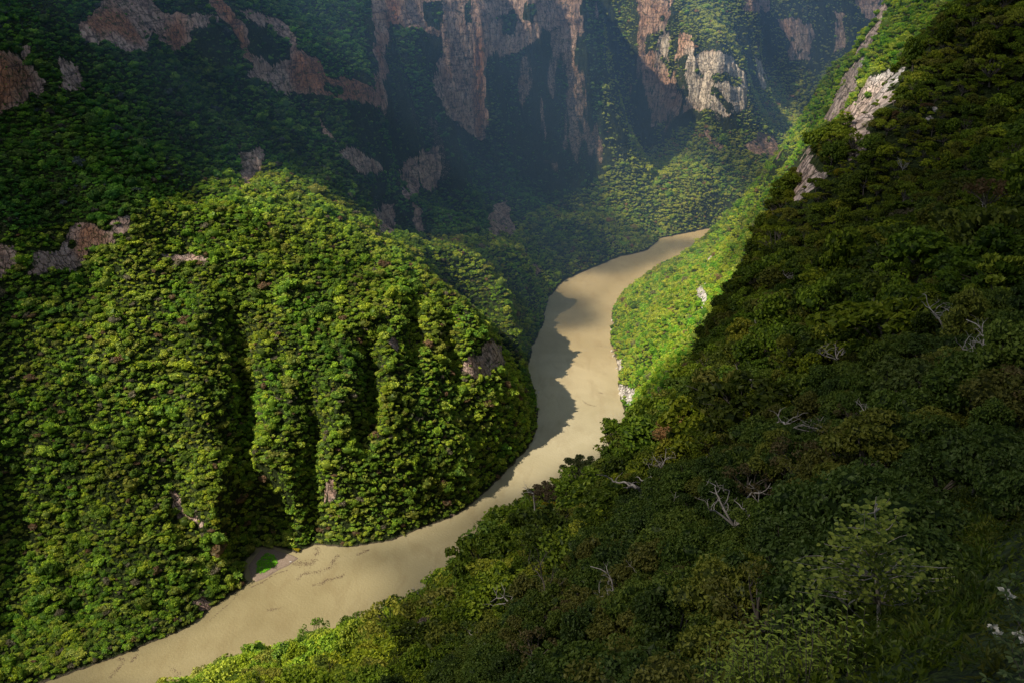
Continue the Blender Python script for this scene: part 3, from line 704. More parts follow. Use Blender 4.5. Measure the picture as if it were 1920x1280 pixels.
def child(name,me,parent,mat=None,local=False,color=None):
    """mesh given in world coordinates becomes a part of the thing"""
    if not local:
        l=np.array(parent.location); v=np.empty(len(me.vertices)*3); me.vertices.foreach_get('co',v); v=v.reshape(-1,3)-l; me.vertices.foreach_set('co',v.ravel())
    if mat and not me.materials: me.materials.append(mat)
    o=bpy.data.objects.new(name,me); COL.objects.link(o); o.parent=parent
    if color is not None: o.color=(*color,1)
    return o
R=random.Random(5)
def slope_hit(px,py):
    g=hit(px,py); k=0
    while g[2]<300 and k<30: px+=4;py+=6;k+=1; g=hit(px,py)
    return g
def tubes(name,lst,seg=6):
    V,Fc=join_tri_quads([tube(p,r,seg) for p,r in lst]); return pymesh(name,V,Fc,smooth_faces=[True]*len(Fc))
SPECIAL=[]   # plan positions kept free of ordinary trees: x, y, radius
# --- the pale-trunked sapling with big round leaves
YS=23.0
def wp(px,py,Y): return at(px,py,Y=Y)
base=wp(1652,1262,YS)
base[2]=min(base[2],look(base[0],base[1])-.1)
sap=emptyo('sapling',base,'young pale-trunked tree with big round yellow-green leaves standing at lower right','tree')
SPECIAL.append((base[0],base[1],3.5))
tr=[base]+[wp(x,y_,YS) for x,y_ in ((1649,1190),(1648,1130),(1643,1080),(1642,1040),(1646,1000),(1640,960),(1643,930))]
lst=[(tr,[.085,.075,.066,.058,.046,.032,.02,.01])]
tips=[]
targets=[(1562,1055),(1500,1075),(1520,1095),(1585,1085),(1600,1110),(1545,1020),(1575,985),(1600,1000),(1612,960),(1628,940),(1660,945),(1680,975),(1700,1000),(1668,1010),(1715,1040),(1700,1075),(1740,1070),(1735,1100),(1690,1105),(1760,1090),(1780,1075),(1798,1095),(1680,1060),(1620,1040),(1610,1070),(1650,1055),(1525,1050),(1490,1055),(1560,1105),(1755,1110),(1720,1085),(1625,985),(1655,975),(1590,1040),(1640,1020),(1500,1100),(1665,1085),(1705,1110),(1575,1070),(1540,1080),(1770,1060),(1730,1050),(1580,1015),(1650,990),(1635,1075),(1695,1040)]
targets=targets+[(a+R.uniform(-22,22),b+R.uniform(-16,16)) for a,b in targets]
for i,(tx,ty) in enumerate(targets):
    Y=YS+R.uniform(-1.5,1.5); e=wp(tx+R.uniform(-6,6),ty+R.uniform(-6,6),Y)
    k=min(range(2,8),key=lambda q:abs((ty+28)-[1262,1190,1130,1080,1040,1000,960,930][q])); s=tr[k]
    p,rr=limb(s,e,.018,.004,.14,6,R); lst.append((p,rr)); tips.append((p[-1],p[-1]-p[-2])); tips.append((p[4],p[-1]-p[-2])); tips.append((p[3],p[-1]-p[-2])); tips.append((p[2],p[-1]-p[-2]))
# the low bare fork on the left
for a,b in (((1648,1190),(1590,1135)),((1590,1135),(1545,1103)),((1590,1135),(1618,1118))):
    p,rr=limb(wp(*a,YS),wp(*b,YS-.4),.03,.012,.06,5,R); lst.append((p,rr))
c_=[];a_=[];n_=[]
for q,dv in tips:
    for k in range(R.randint(2,6)):
        an=R.uniform(0,6.283); ax=np.array([math.cos(an),math.sin(an),R.uniform(-.25,.35)])
        c_.append(q+ax*.02+np.array([R.uniform(-.14,.14),R.uniform(-.14,.14),R.uniform(-.10,.10)])); a_.append(ax); n_.append([R.uniform(-.4,.4),R.uniform(-.6,.2),1])
c_=np.array(c_);a_=np.array(a_);n_=np.array(n_); k=len(c_)
V,Fs,la=leafmesh(c_,a_,n_,rng.uniform(.11,.22,k),rng.uniform(.09,.15,k))
child('trunk',tubes('trunk',lst,7),sap,M_PALE)
child('crown',pymesh('crown',V,Fs,la),sap,M_CROWN,color=(.15,.185,.03))
# --- the light green leafy bush left of it
YB=15.5; bb=wp(1480,1330,YB); bush=emptyo('leafy_bush',bb,'bright green bush of upright shoots with long pointed leaves at the bottom edge','bush'); SPECIAL.append((bb[0],bb[1],2.6))
lst=[];c_=[];a_=[];n_=[]
for i in range(120):
    px=R.uniform(1325,1625); top=1130+ (abs(px-1500)/120)**2*22+R.uniform(-22,110)
    if px<1390: top+=25
    Y=YB+R.uniform(-1.6,1.8); a=wp(px+R.uniform(-30,30),top+170,Y); b=wp(px,top,Y)
    p,rr=limb(a,b,.012,.003,.07,7,R); lst.append((p,rr)); p=np.array(p)
    for j in range(16):
        t=.25+.75*j/15; q=p[0]+(p[-1]-p[0])*t; f_=t*6; q=p[min(int(f_),5)]*(1-(f_-int(f_)))+p[min(int(f_)+1,6)]*(f_-int(f_)) if f_<6 else p[-1]
        an=j*2.4+R.uniform(-.4,.4); ax=np.array([math.cos(an),math.sin(an),.35+.9*(t>.95)-R.uniform(0,.5)])
        c_.append(q);a_.append(ax);n_.append([R.uniform(-.3,.3),R.uniform(-.3,.3),1])
c_=np.array(c_);a_=np.array(a_);n_=np.array(n_);k=len(c_)
V,Fs,la=leafmesh(c_,a_,n_,rng.uniform(.10,.19,k),rng.uniform(.030,.050,k))
child('stem',tubes('stem',lst,4),bush,M_BARK); child('foliage',pymesh('foliage',V,Fs,la),bush,M_CROWN,color=(.20,.26,.035))
# --- pale blossoms at the right edge
YF=8.0; fb=wp(1945,1330,YF); fl=emptyo('flowering_shrub',fb,'shrub with pale pink-white blossoms and grey-green leaves at the right edge','shrub')
SPECIAL.append((fb[0],fb[1],1.2))
lst=[];c_=[];a_=[];n_=[];pc=[];pa=[];pn=[]
for (tx,ty,b) in ((1882,1108,1),(1893,1120,1),(1862,1176,1),(1872,1188,1),(1908,1190,1),(1918,1200,1),(1912,1160,0),(1926,1140,0),(1900,1235,0),(1888,1262,0),(1850,1270,0),(1905,1078,0),(1930,1105,0),(1896,1210,0)):
    e=wp(tx,ty,YF+R.uniform(-.3,.3)); p,rr=limb(wp(1935+R.uniform(-8,12),ty+130,YF),e,.006,.002,.12,7,R); lst.append((p,rr)); p=np.array(p)
    for j in range(15):
        q=p[min(6,int(2+j*.34))]; an=j*2.4; c_.append(q);a_.append([math.cos(an),math.sin(an),R.uniform(-.3,.5)]);n_.append([R.uniform(-.4,.4),-.4,1])
    if b:
        for j in range(9):
            an=j*.7+R.uniform(-.3,.3); pc.append(e);pa.append([math.cos(an),math.sin(an)*.6,R.uniform(.1,1.1)]);pn.append([R.uniform(-.4,.4),-1,.5])
c_=np.array(c_);a_=np.array(a_,float);n_=np.array(n_,float);k=len(c_)
V,Fs,la=leafmesh(c_,a_,n_,rng.uniform(.06,.11,k),rng.uniform(.025,.045,k))
child('stem',tubes('stem',lst,4),fl,M_BARK); child('foliage',pymesh('foliage',V,Fs,la),fl,M_CROWN,color=(.06,.085,.03))
pc=np.array(pc);pa=np.array(pa,float);pn=np.array(pn,float);k=len(pc)
V,Fs,la=leafmesh(pc,pa,pn,rng.uniform(.05,.075,k),rng.uniform(.028,.04,k))
child('blossom',pymesh('blossom',V,Fs,la),fl,foliage('pale_petals',(.50,.46,.40)))
# --- bare weathered trees; polylines traced as branches that stand just above the canopy
def dead(name,label,polys,rad,back=10,trunk_to=None,mat=None,cat='dead tree',twigs=2,group=None):
    g=slope_hit(*polys[0][0]); rad*=1.35; back*=1.6; sc_=(np.linalg.norm(g-[0,0,H])-back)/np.linalg.norm(g-[0,0,H]); Y=g[1]*sc_
    lst=[]
    for j,pl in enumerate(polys):
        P3=[wp(x,y_,Y*(1+R.uniform(-.012,.012))) for x,y_ in pl]
        k=len(P3); r0=rad*(1 if j==0 else .6)
        # resample with a slight irregular bend
        pts=[];rr=[]
        for i in range(k-1):
            for t in (0,.33,.66):
                pts.append(P3[i]*(1-t)+P3[i+1]*t+np.array([R.uniform(-1,1)]*3)*rad*.5); rr.append(r0*(1-.75*(i+t)/(k-1)))
        pts.append(P3[-1]);rr.append(r0*.2); lst.append((pts,rr))
        for _ in range(twigs):
            i=R.randrange(len(pts)//2,len(pts)); d=np.array([R.uniform(-1,1),R.uniform(-1,1),R.uniform(-.2,1)])*rad*9
            p,r2=limb(pts[i],pts[i]+d,rad*.25,rad*.06,.15,5,R); lst.append((p,r2))
    root=lst[0][0][0]; gz=look(root[0],root[1])
    foot=np.array([root[0]+.3,root[1]+.5,gz-.5])
    o=emptyo(name,foot,label,cat,group)
    p,r2=limb(foot,root,rad*1.5,rad*1.0,.05,6,R); 
    child('trunk',tubes('trunk',[(p,r2)],7),o,mat or M_DEAD); child('branch',tubes('branch',lst,6),o,mat or M_DEAD)
    SPECIAL.append((foot[0],foot[1],2.2)); return o
dead('dead_tree','bare white tree with long forked limbs curving left above the dark canopy',[[(1222,934),(1205,925),(1192,912),(1176,905),(1155,902),(1140,896),(1127,887)],[(1176,905),(1200,913),(1215,908),(1224,905),(1218,895)],[(1224,906),(1205,899),(1194,892)],[(1192,912),(1168,913)]],.26,16)
dead('dead_tree','bare pale tree with a spreading crown of crooked limbs among green crowns',[[(1488,820),(1480,806),(1472,795),(1462,790),(1450,796),(1437,795)],[(1472,795),(1482,785),(1495,781)],[(1462,790),(1460,778)],[(1475,795),(1486,790)]],.20,12)
dead('dead_tree','leafless grey tree with thin drooping limbs beside the rust-brown trees',[[(1410,715),(1400,705),(1388,700),(1378,702)],[(1400,705),(1388,722),(1378,730)],[(1388,722),(1381,715),(1372,716)],[(1405,712),(1418,712)]],.24,14)
dead('dead_tree','bare tree with a white three-way fork in a dark gap',[[(1604,955),(1601,943),(1597,930),(1592,920)],[(1601,943),(1588,952),(1584,957)],[(1601,943),(1612,943),(1625,945)],[(1592,920),(1580,905),(1560,888)],[(1592,920),(1600,905)]],.13,9)
dead('dead_tree','fallen bare tree of long thin grey limbs lying above the bright bush',[[(1590,998),(1570,975),(1552,962),(1530,948),(1505,938),(1490,930)],[(1570,975),(1560,950),(1540,935),(1520,925)],[(1590,998),(1575,990),(1555,980),(1530,985),(1500,990)],[(1552,962),(1535,958),(1515,950)]],.085,8,twigs=3)
dead('dead_tree','small grey leafless tree standing below the river bend on the near slope',[[(970,1145),(955,1130),(945,1118),(948,1100)],[(955,1130),(940,1130),(925,1135)],[(945,1118),(930,1122),(918,1128)],[(955,1130),(965,1110)]],.17,10)
dead('dead_tree','bare brown tree of upright thin limbs in the middle of the near slope',[[(1036,1137),(1024,1110),(1018,1085),(1012,1060),(1008,1030)],[(1024,1110),(1035,1085),(1038,1060)],[(1018,1085),(1000,1065),(990,1050)],[(1030,1125),(1045,1100),(1060,1085)],[(1012,1060),(1025,1035)]],.15,9,mat=M_BARK,twigs=5)
dead('dead_tree','bare crooked grey limb lifting out of the canopy right of the white forked tree',[[(1470,868),(1450,876),(1430,880),(1410,885),(1385,886)],[(1450,876),(1440,866),(1425,858)],[(1430,880),(1418,874)]],.15,10)
dead('dead_tree','leafless tree with a bowed pale limb in the centre of the near slope',[[(1395,940),(1408,925),(1428,924),(1440,915),(1445,905)],[(1428,924),(1415,915),(1400,905)],[(1408,925),(1420,940)]],.13,9)
dead('dead_tree','bare thin tree at the river-side edge of the near slope leaning left',[[(1000,925),(990,918),(980,912)],[(1000,925),(988,922),(978,924)],[(995,920),(985,908)]],.16,6)
dead('dead_tree','short bare broken stem with two pale limbs low on the near slope',[[(1165,1070),(1155,1063),(1147,1060)],[(1165,1070),(1158,1078),(1150,1077)],[(1165,1070),(1150,1055),(1140,1048)]],.10,7)
# --- trees one can single out
def add_tree(px,py,form_i,scale,colr,label,cat='tree',name='broadleaf_tree',mat=None,up=0,group=None,sq=1.0):
    g=slope_hit(px,py); t,c=NEAR[form_i]; o=emptyo(name,(g[0],g[1],g[2]+.4+up),label,cat,group); o.rotation_euler=(0,0,R.uniform(0,6.28)); o.scale=(scale,scale,scale*sq)
    a=bpy.data.objects.new('trunk',t);COL.objects.link(a);a.parent=o
    b=bpy.data.objects.new('crown',c);COL.objects.link(b);b.parent=o;b.color=(*colr,1)
    SPECIAL.append((g[0],g[1],scale*.95)); return o
add_tree(1695,830,1,6.2,(.075,.10,.022),'umbrella-shaped tree with a flat olive crown and visible forked trunk',sq=1.15)
add_tree(1338,795,2,6.4,(.34,.185,.07),'rust-brown round tree, upper and right one of the two',group='rust-brown trees on the near slope')
add_tree(1268,850,0,6.8,(.32,.17,.065),'rust-brown round tree, lower and left one of the two',group='rust-brown trees on the near slope')
add_tree(1062,872,1,6.0,(.055,.065,.022),'flat-crowned tree leaning out over the river at the canopy edge')
add_tree(1135,805,1,6.5,(.085,.07,.035),'brownish flat-topped tree on the canopy edge beside the lit water')
add_tree(868,1125,2,3.6,(.20,.10,.04),'small orange-brown tree among green crowns near the river edge')
add_tree(805,1190,0,3.6,(.17,.125,.11),'dusty pinkish-grey tree near the sunlit lower bank')
add_tree(1002,925,7,5.0,(.10,.07,.04),'brown-tinged tree on the canopy edge above the river narrows')
add_tree(1047,990,2,4.2,(.15,.16,.03),'yellow-green round tree standing out among darker crowns')
# ---------------------------------------------------------------- the nearest trees
PAL=[('dark green',(.034,.054,.011)),('deep green',(.052,.078,.012)),('mid green',(.070,.095,.014)),('olive green',(.085,.083,.016)),('yellow-green',(.115,.122,.018)),('brownish green',(.085,.065,.026))]
PWT=[.26,.28,.22,.13,.085,.025]
FN={'dome':'round-crowned','umbrella':'flat-crowned','layer':'tiered','tall':'tall narrow','open':'thin open-crowned'}
LM=[('the pale-trunked sapling',1640,1040),('the bright leafy bush',1480,1190),('the two rust-brown trees',1305,780),('the umbrella-shaped tree',1695,740),('the white dead limbs',1178,905),('the fallen bare limbs',1540,960),('the yellow-green round tree',1047,980),('the small grey leafless tree',945,1125),('the brown bare tree',1025,1090),('the sunlit lower bank',560,1230),('the dusty pink tree',805,1160),('the brownish canopy-edge tree',1135,790),('the pale blossoms',1890,1150),('the bare spreading tree',1465,800)]
def ordw(k): return ['nearest','second','third','fourth','fifth','sixth','seventh','eighth','ninth','tenth','eleventh','twelfth'][min(k,11)]
info=[]
for j in sel:
    x,y_,z=NX_[j],NY_[j],nz[j]
    if any((x-a)**2+(y_-b)**2<r*r for a,b,r in SPECIAL): continue
    # keep the line of sight to the near landmark plants open
    if d2[j]<(31 if qx2[j]<1720 else 26) and (qx2[j]>1300): continue
    dd=d2[j]
    f_=R.choice([0,0,2,2,6,6,1,3,4,9,5] if dd>60 else [0,2,6,3])
    s=R.uniform(2.8,6.0)*(1 if dd>110 else .82 if dd>60 else .62)
    if f_==5: s*=.8
    ci2=R.choices(range(6),PWT)[0] if not((qx2[j]>1430 and dd<95) or (qx2[j]>1300 and dd<60)) else 0
    if f_==5: ci2=R.choice([3,5,2])
    info.append((j,x,y_,z,dd,f_,s,ci2))
used={}
for (j,x,y_,z,dd,f_,s,ci2) in info:
    qx_,qy_=qx2[j],qy2[j]-s*900/dd
    lm=min(LM,key=lambda l:(l[1]-qx_)**2+(l[2]-qy_)**2); dx,dy=qx_-lm[1],qy_-lm[2]
    if abs(dx)>1.8*abs(dy): dr='right of' if dx>0 else 'left of'
    elif abs(dy)>1.8*abs(dx): dr='below' if dy>0 else 'above'
    else: dr=('below' if dy>0 else 'above')+(' and right of' if dx>0 else ' and left of')
    used.setdefault((PAL[ci2][0],FORMS[f_],lm[0],dr),[]).append((math.hypot(dx,dy),j))
lab={}
for (cn,fo,ln,dr),l in used.items():
    l.sort()
    for k,(d_,j) in enumerate(l):
        lab[j]=('%s %s tree %s %s'%(cn,FN[fo],dr,ln)) if len(l)==1 else ('%s %s tree, %s one %s %s'%(cn,FN[fo],ordw(k),dr,ln))
for (j,x,y_,z,dd,f_,s,ci2) in info:
    t,c=NEAR[f_]; o=emptyo('broadleaf_tree',(x,y_,z-.25),lab[j],'tree','trees on the near slope')
    o.rotation_euler=(R.uniform(-.08,.08),R.uniform(-.08,.08),R.uniform(0,6.28)); o.scale=(s*R.uniform(.88,1.12),s*R.uniform(.88,1.12),s*R.uniform(.85,1.2))
    a=bpy.data.objects.new('trunk',t);COL.objects.link(a);a.parent=o
    b=bpy.data.objects.new('crown',c);COL.objects.link(b);b.parent=o
    k=math.exp(R.gauss(0,.12)); k*=1.25; b.color=(*[q*k for q in PAL[ci2][1]],1)
log('individual trees',len(info))
def bare(k):
    r=random.Random(700+k); f0=(r.uniform(-.1,.1),r.uniform(-.1,.1),.75); tk=[limb((0,0,-.4),f0,.050,.036,.06,6,r)]; br=[]
    for i in range(6):
        a=i*1.05+r.uniform(-.4,.4); q=r.uniform(.45,.95); e=(q*math.cos(a),q*math.sin(a),r.uniform(1.05,1.75)); p,rr=limb(f0,e,.028,.008,.22,7,r); br.append((p,rr))
        for j in range(4):
            s0=p[r.randint(2,6)]; e2=s0+np.array([r.uniform(-.38,.38),r.uniform(-.38,.38),r.uniform(.02,.32)]); p2,r2=limb(s0,e2,.012,.003,.2,5,r); br.append((p2,r2))
            for m in range(2):
                e3=p2[-2]+np.array([r.uniform(-.16,.16),r.uniform(-.16,.16),r.uniform(-.02,.15)]); br.append(limb(p2[-2],e3,.005,.0015,.1,4,r))
    return tubes('trunk',tk,6),tubes('branch',br,5)
BARE=[bare(k) for k in range(4)]
for t_,b_ in BARE: t_.materials.append(M_DEAD); b_.materials.append(M_DEAD)
BP=[(1340,905,'left of the bowed pale limb'),(1235,905,'right of the white dead limbs'),(1530,860,'right of the bare spreading tree'),(1420,640,'high above the rust-brown trees'),(1560,700,'left of the umbrella-shaped tree'),(1760,660,'above and right of the umbrella-shaped tree'),(1840,420,'high on the right edge of the slope'),(1600,520,'on the upper middle of the near slope'),(1250,1000,'in the dark middle of the near slope'),(1120,960,'below the white dead limbs'),(1380,1040,'left of the pale-trunked sapling'),(900,1230,'low near the bottom edge left of centre'),(1160,1190,'near the bottom centre of the picture'),(1480,545,'on the upper canopy edge shoulder'),(1690,330,'below the pale ridge rock'),(1230,790,'just left of the rust-brown trees'),(1830,760,'right of the umbrella-shaped tree'),(780,1110,'at the river-side canopy edge low left'),(1640,880,'right of the white three-way fork')]
for i,(a_q,b_q,w_) in enumerate(BP):
    g=slope_hit(a_q,b_q+10); d_=np.linalg.norm(g-[0,0,H]); s_=R.uniform(3.6,5.6) if d_>90 else 2.6
    o=emptyo('dead_tree',(g[0],g[1],g[2]+.9),'slender leafless grey tree '+w_,'dead tree','bare trees among the green crowns'); o.scale=(s_,s_,s_*R.uniform(.95,1.2)); o.rotation_euler=(R.uniform(-.15,.15),R.uniform(-.15,.15),R.uniform(0,6.28))
    for nm,me_ in zip(('trunk','branch'),BARE[i%4]):
        q=bpy.data.objects.new(nm,me_);COL.objects.link(q);q.parent=o
    SPECIAL.append((g[0],g[1],1.2))
# ---------------------------------------------------------------- undergrowth (stuff)
def tuft(k):
    g=np.random.default_rng(900+k); n=260; an=g.random(n)*6.283; el=g.uniform(.1,1.3,n); r0=g.random(n)
    ax=np.stack([np.cos(an)*np.cos(el),np.sin(an)*np.cos(el),np.sin(el)],1); c=ax*r0[:,None]*.8+g.normal(0,.06,(n,3)); c[:,2]=np.abs(c[:,2])
    V,Fs,la=leafmesh(c,ax+g.normal(0,.45,(n,3)),np.stack([g.normal(0,.4,n),g.normal(0,.4,n),np.ones(n)],1),g.uniform(.10,.22,n),g.uniform(.03,.09,n)*(1 if k%2 else .6))
    return pymesh('undergrowth_plant',V,Fs,la)
FKIND=KIND
# the mass keeps only what lies beyond that circle
kf=(dist>CUT+2)|((X1<-260)|(Y1>425))
for a_q,b_q,r_q in SPECIAL: kf&=((X1-a_q)**2+(Y1-b_q)**2)>(r_q+size*.5)**2
n_f=kf.sum()
YEL=[hit(341,579),hit(556,1031),hit(655,640)]
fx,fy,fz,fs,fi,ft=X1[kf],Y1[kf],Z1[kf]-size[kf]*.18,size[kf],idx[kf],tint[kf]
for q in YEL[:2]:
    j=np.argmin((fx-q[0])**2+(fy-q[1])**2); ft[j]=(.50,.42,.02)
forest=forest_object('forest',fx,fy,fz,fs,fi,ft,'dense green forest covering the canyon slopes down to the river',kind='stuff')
forest['category']='forest'
log('forest',n_f)
KIND=bpy.data.collections.new('undergrowth_kinds')
for i in range(5):
    me=tuft(i); me.materials.append(M_FOREST); KIND.objects.link(bpy.data.objects.new('u_%02d'%i,me))
ux,uy=scatter(-80,110,5,120,1.35,88); uz=look(ux,uy); v,a,b,c=visible(ux,uy,uz+1,1.3,8); ud=np.sqrt(ux**2+uy**2+(uz-H)**2)
k=v&(ud<110)&(ud>6.5)&(a>-60)&(a<2000)&(b<1500); ux,uy,uz,ud=ux[k],uy[k],uz[k],ud[k]; n=len(ux)
tu=tints(ux,uy,n)*np.where(ud>17,.17,.30)[:,None]*np.array([1.15,1,.8])
forest_object('undergrowth',ux,uy,uz-.15,rng.uniform(.7,1.5,n)*np.clip(ud/18,.45,1),rng.integers(0,5,n),tu,'leafy undergrowth covering the ground below the lookout',kind='stuff')['category']='undergrowth'
log('undergrowth',n)
# ---------------------------------------------------------------- river-side things
def simple(name,color,rough=.8,c2=None,scale=1.0):
    m,nt,out,N,L=nodes(name); p=N('ShaderNodeBsdfPrincipled',i_Roughness=rough); geo=N('ShaderNodeNewGeometry')
    n=noise(N,L,geo.outputs['Position'],scale,4); c=ramp(N,L,n,[(.35,color),(.65,c2 or tuple(q*.7 for q in color))]); L(c,p.inputs['Base Color'])
    b=N('ShaderNodeBump'); b.inputs['Distance'].default_value=.3; L(n,b.inputs['Height']); L(b.outputs[0],p.inputs['Normal']); L(p.outputs[0],out.inputs['Surface']); return m
def flat_patch(pxpoly,zc,name,mat,step=1.1,edge=2.0):
    pl=np.array([at(a,b,Z=0)[:2] for a,b in pxpoly]); lo=pl.min(0)-3;hi=pl.max(0)+3
    X,Y=np.meshgrid(np.arange(lo[0],hi[0],step),np.arange(lo[1],hi[1],step)); d=seg_dist(X,Y,pl,True); d=np.where(inside(X,Y,pl),d,-d)
    Z=-.6+(zc+.6)*sstep(-1.5,edge,d)+.18*fbm(X/3,Y/3,3,81)*sstep(-1,2,d)
    return mesh_grid(name,X,Y,Z)
link('sandbank',flat_patch([(470,1082),(466,1060),(488,1030),(515,1030),(548,1040),(560,1046),(540,1060),(522,1068),(500,1082),(480,1090)],1.0,'sandbank',simple('pink_gravel',(.36,.27,.20),.95,(.24,.17,.12),.8)),None,kind='structure').data.materials.append(bpy.data.materials['pink_gravel'])
pl=np.array([at(a,b,Z=1)[:2] for a,b in [(480,1072),(482,1052),(500,1036),(514,1040),(521,1056),(505,1068),(490,1076)]])
gX=rng.uniform(pl[:,0].min(),pl[:,0].max(),9000);gY=rng.uniform(pl[:,1].min(),pl[:,1].max(),9000);m_=inside(gX+1.6*fbm(gX/2.5,gY/2.5,3,91),gY+1.6*fbm(gX/2.5,gY/2.5,3,92),pl)&(fbm(gX/1.8,gY/1.8,2,93)>-.45);gX,gY=gX[m_],gY[m_];k=len(gX)
V,Fc=leaves(np.stack([gX,gY,1.25+.5*rng.random(k)+.3*fbm(gX/3,gY/3,2,5)],1),rng.normal(size=(k,3))*.5+[0,0,1],rng.uniform(.25,.55,k))
link('grass_patch',pymesh('grass_patch',V,Fc.tolist(),rng.random(k)),foliage('bright_grass',(.22,.60,.03)),kind='stuff',label='bright green grass patch on the sandbank under the spur',category='grass')
# floating debris drifting in strings
DEB=[([(555,1087),(562,1078),(580,1072),(600,1072),(618,1064),(624,1055),(625,1048),(636,1040)],2.6,420),([(585,1096),(592,1095),(605,1093),(612,1086),(622,1085),(640,1080),(645,1075)],1.8,260),([(550,1055),(570,1056),(585,1055),(590,1048)],3.4,330),([(592,1040),(598,1030),(590,1026)],2.4,120),
([(670,1040),(680,1034),(692,1030)],1.5,120),([(500,1143),(515,1142),(530,1138)],1.6,70),([(330,1272),(335,1262),(318,1250)],2.0,60),([(205,1270),(222,1252),(232,1240)],1.6,110),([(246,1240),(258,1226)],1.4,60),([(222,1234),(232,1236)],1.8,60),
([(1092,750),(1100,757),(1112,760),(1118,761)],.9,110),([(1122,735),(1130,737)],.8,40),([(1120,648),(1128,649)],.7,24),([(540,1068),(525,1072),(510,1078),(490,1092),(470,1100)],.9,160),([(880,985),(915,960)],1.0,30),([(390,1165),(430,1130),(450,1110)],.9,70)]
c_=[]
for pts,wd,nn in DEB:
    p=np.array([at(a,b,Z=0)[:2] for a,b in pts]); seg=np.linalg.norm(np.diff(p,axis=0),axis=1); cum=np.concatenate([[0],np.cumsum(seg)])
    t=rng.random(nn)*cum[-1]; X=np.interp(t,cum,p[:,0]);Y=np.interp(t,cum,p[:,1]); wv_=wd*(.5+.5*np.abs(np.sin(t/4.5)))
    c_.append(np.stack([X+rng.normal(0,1,nn)*wv_*.8,Y+rng.normal(0,1,nn)*wv_,.05+.05*rng.random(nn)],1))
c_=np.vstack(c_);k=len(c_); V,Fc=leaves(c_,np.array([[0,0,1.]])+rng.normal(0,.08,(k,3)),rng.uniform(.15,.7,k),1.0)
link('floating_debris',pymesh('floating_debris',V,Fc.tolist()),simple('wet_driftwood',(.12,.075,.05),.9,(.22,.14,.09),.6),kind='stuff',label='strings of brown debris drifting on the muddy river',category='debris')
# limestone boulders at the foot of the sunlit bank
M_LIME=simple('white_limestone',(.72,.68,.62),.9,(.50,.47,.43),.45)
BO=[(1148,602,3.2,'pale boulder at the upstream tip of the sunlit bank'),(1146,618,2.2,'small pale boulder just below the upstream tip of the sunlit bank'),(1147,658,3.0,'white boulder at the waterline midway along the sunlit bank'),(1160,680,4.2,'broad white boulder beside the water in the middle of the sunlit bank'),(1156,690,2.0,'small white stone touching the water under the broad white boulder'),(1150,667,2.4,'white boulder between two others along the sunlit shore'),(1164,738,4.6,'large white boulder at the water where the near canopy begins'),(1174,742,4.0,'white boulder in the middle of the largest pale rock group'),(1182,746,3.2,'white boulder closest to the dark canopy in the pale rock group'),(1168,750,3.4,'lowest white boulder of the pale rock group'),(1161,728,2.6,'topmost white boulder of the pale rock group'),(545,1052,1.4,'pinkish stone on the sandbank beside the grass patch')]
for i,(a,b,r_,l_) in enumerate(BO):
    q=at(a,b,Z=1); g=np.random.default_rng(i); import bmesh
    bm=bmesh.new(); bmesh.ops.create_icosphere(bm,subdivisions=3,radius=1)
    for v_ in bm.verts:
        c3=np.array(v_.co); n_=fbm(np.array([c3[0]*1.3+i*7]),np.array([c3[1]*1.3+c3[2]*1.1]),3,i)[0]; v_.co=v_.co*(1+.42*n_)
        for ax in range(3): v_.co[ax]=max(min(v_.co[ax],.86),-.86)
    me=bpy.data.meshes.new('boulder');bm.to_mesh(me);bm.free(); me.materials.append(M_LIME)
    o=bpy.data.objects.new('boulder',me);COL.objects.link(o);o.location=(q[0],q[1],.2+r_*.25);o.scale=(r_,r_*.8,r_*g.uniform(.6,.9));o.rotation_euler=(0,0,g.random()*6);o['label']=l_;o['category']='boulder';o['group']='boulders along the water'
# the little boat
bq=at(1010,735,Z=.0); boat=emptyo('boat',(bq[0],bq[1],0),'tiny white open motorboat on the shaded water beside the spur','boat'); boat.rotation_euler=(0,0,math.radians(75))
st_=[(-2.6,.85,.15),(-1.2,1.0,.10),(.4,.98,.10),(1.7,.72,.2),(2.7,.28,.42),(3.1,.02,.6)]; V=[];Fs=[]
for x_,w_,k_ in st_: V+=[(x_,-w_,.75+.2*k_),(x_,-w_*.72,-.15+k_*.5),(x_,0,-.28+k_*.5),(x_,w_*.72,-.15+k_*.5),(x_,w_,.75+.2*k_),(x_,w_*.86,.72+.2*k_),(x_,w_*.62,.1+k_*.4),(x_,-w_*.62,.1+k_*.4),(x_,-w_*.86,.72+.2*k_)]
for i in range(5):
    for s in range(9): Fs.append([i*9+s,i*9+(s+1)%9,(i+1)*9+(s+1)%9,(i+1)*9+s])
Fs.append(list(range(9)))
child('hull',pymesh('hull',np.array(V),Fs),boat,simple('white_boat_paint',(.75,.72,.70),.4,(.7,.66,.64)),True)
def boxm(name,lo,hi):
    v=[(x,y_,z) for x in(lo[0],hi[0]) for y_ in(lo[1],hi[1]) for z in(lo[2],hi[2])]; return pymesh(name,np.array(v),[[0,1,3,2],[4,6,7,5],[0,4,5,1],[2,3,7,6],[0,2,6,4],[1,5,7,3]])
MS=simple('faded_red_bench',(.45,.12,.10)); 
for x_ in (-1.5,-.3,.9): child('seat',boxm('seat',(x_-.18,-.78,.48),(x_+.18,.78,.54)),boat,MS,True)
child('outboard_motor',boxm('outboard_motor',(-3.0,-.18,.2),(-2.62,.18,1.15)),boat,simple('dark_motor',(.03,.03,.035),.4),True)
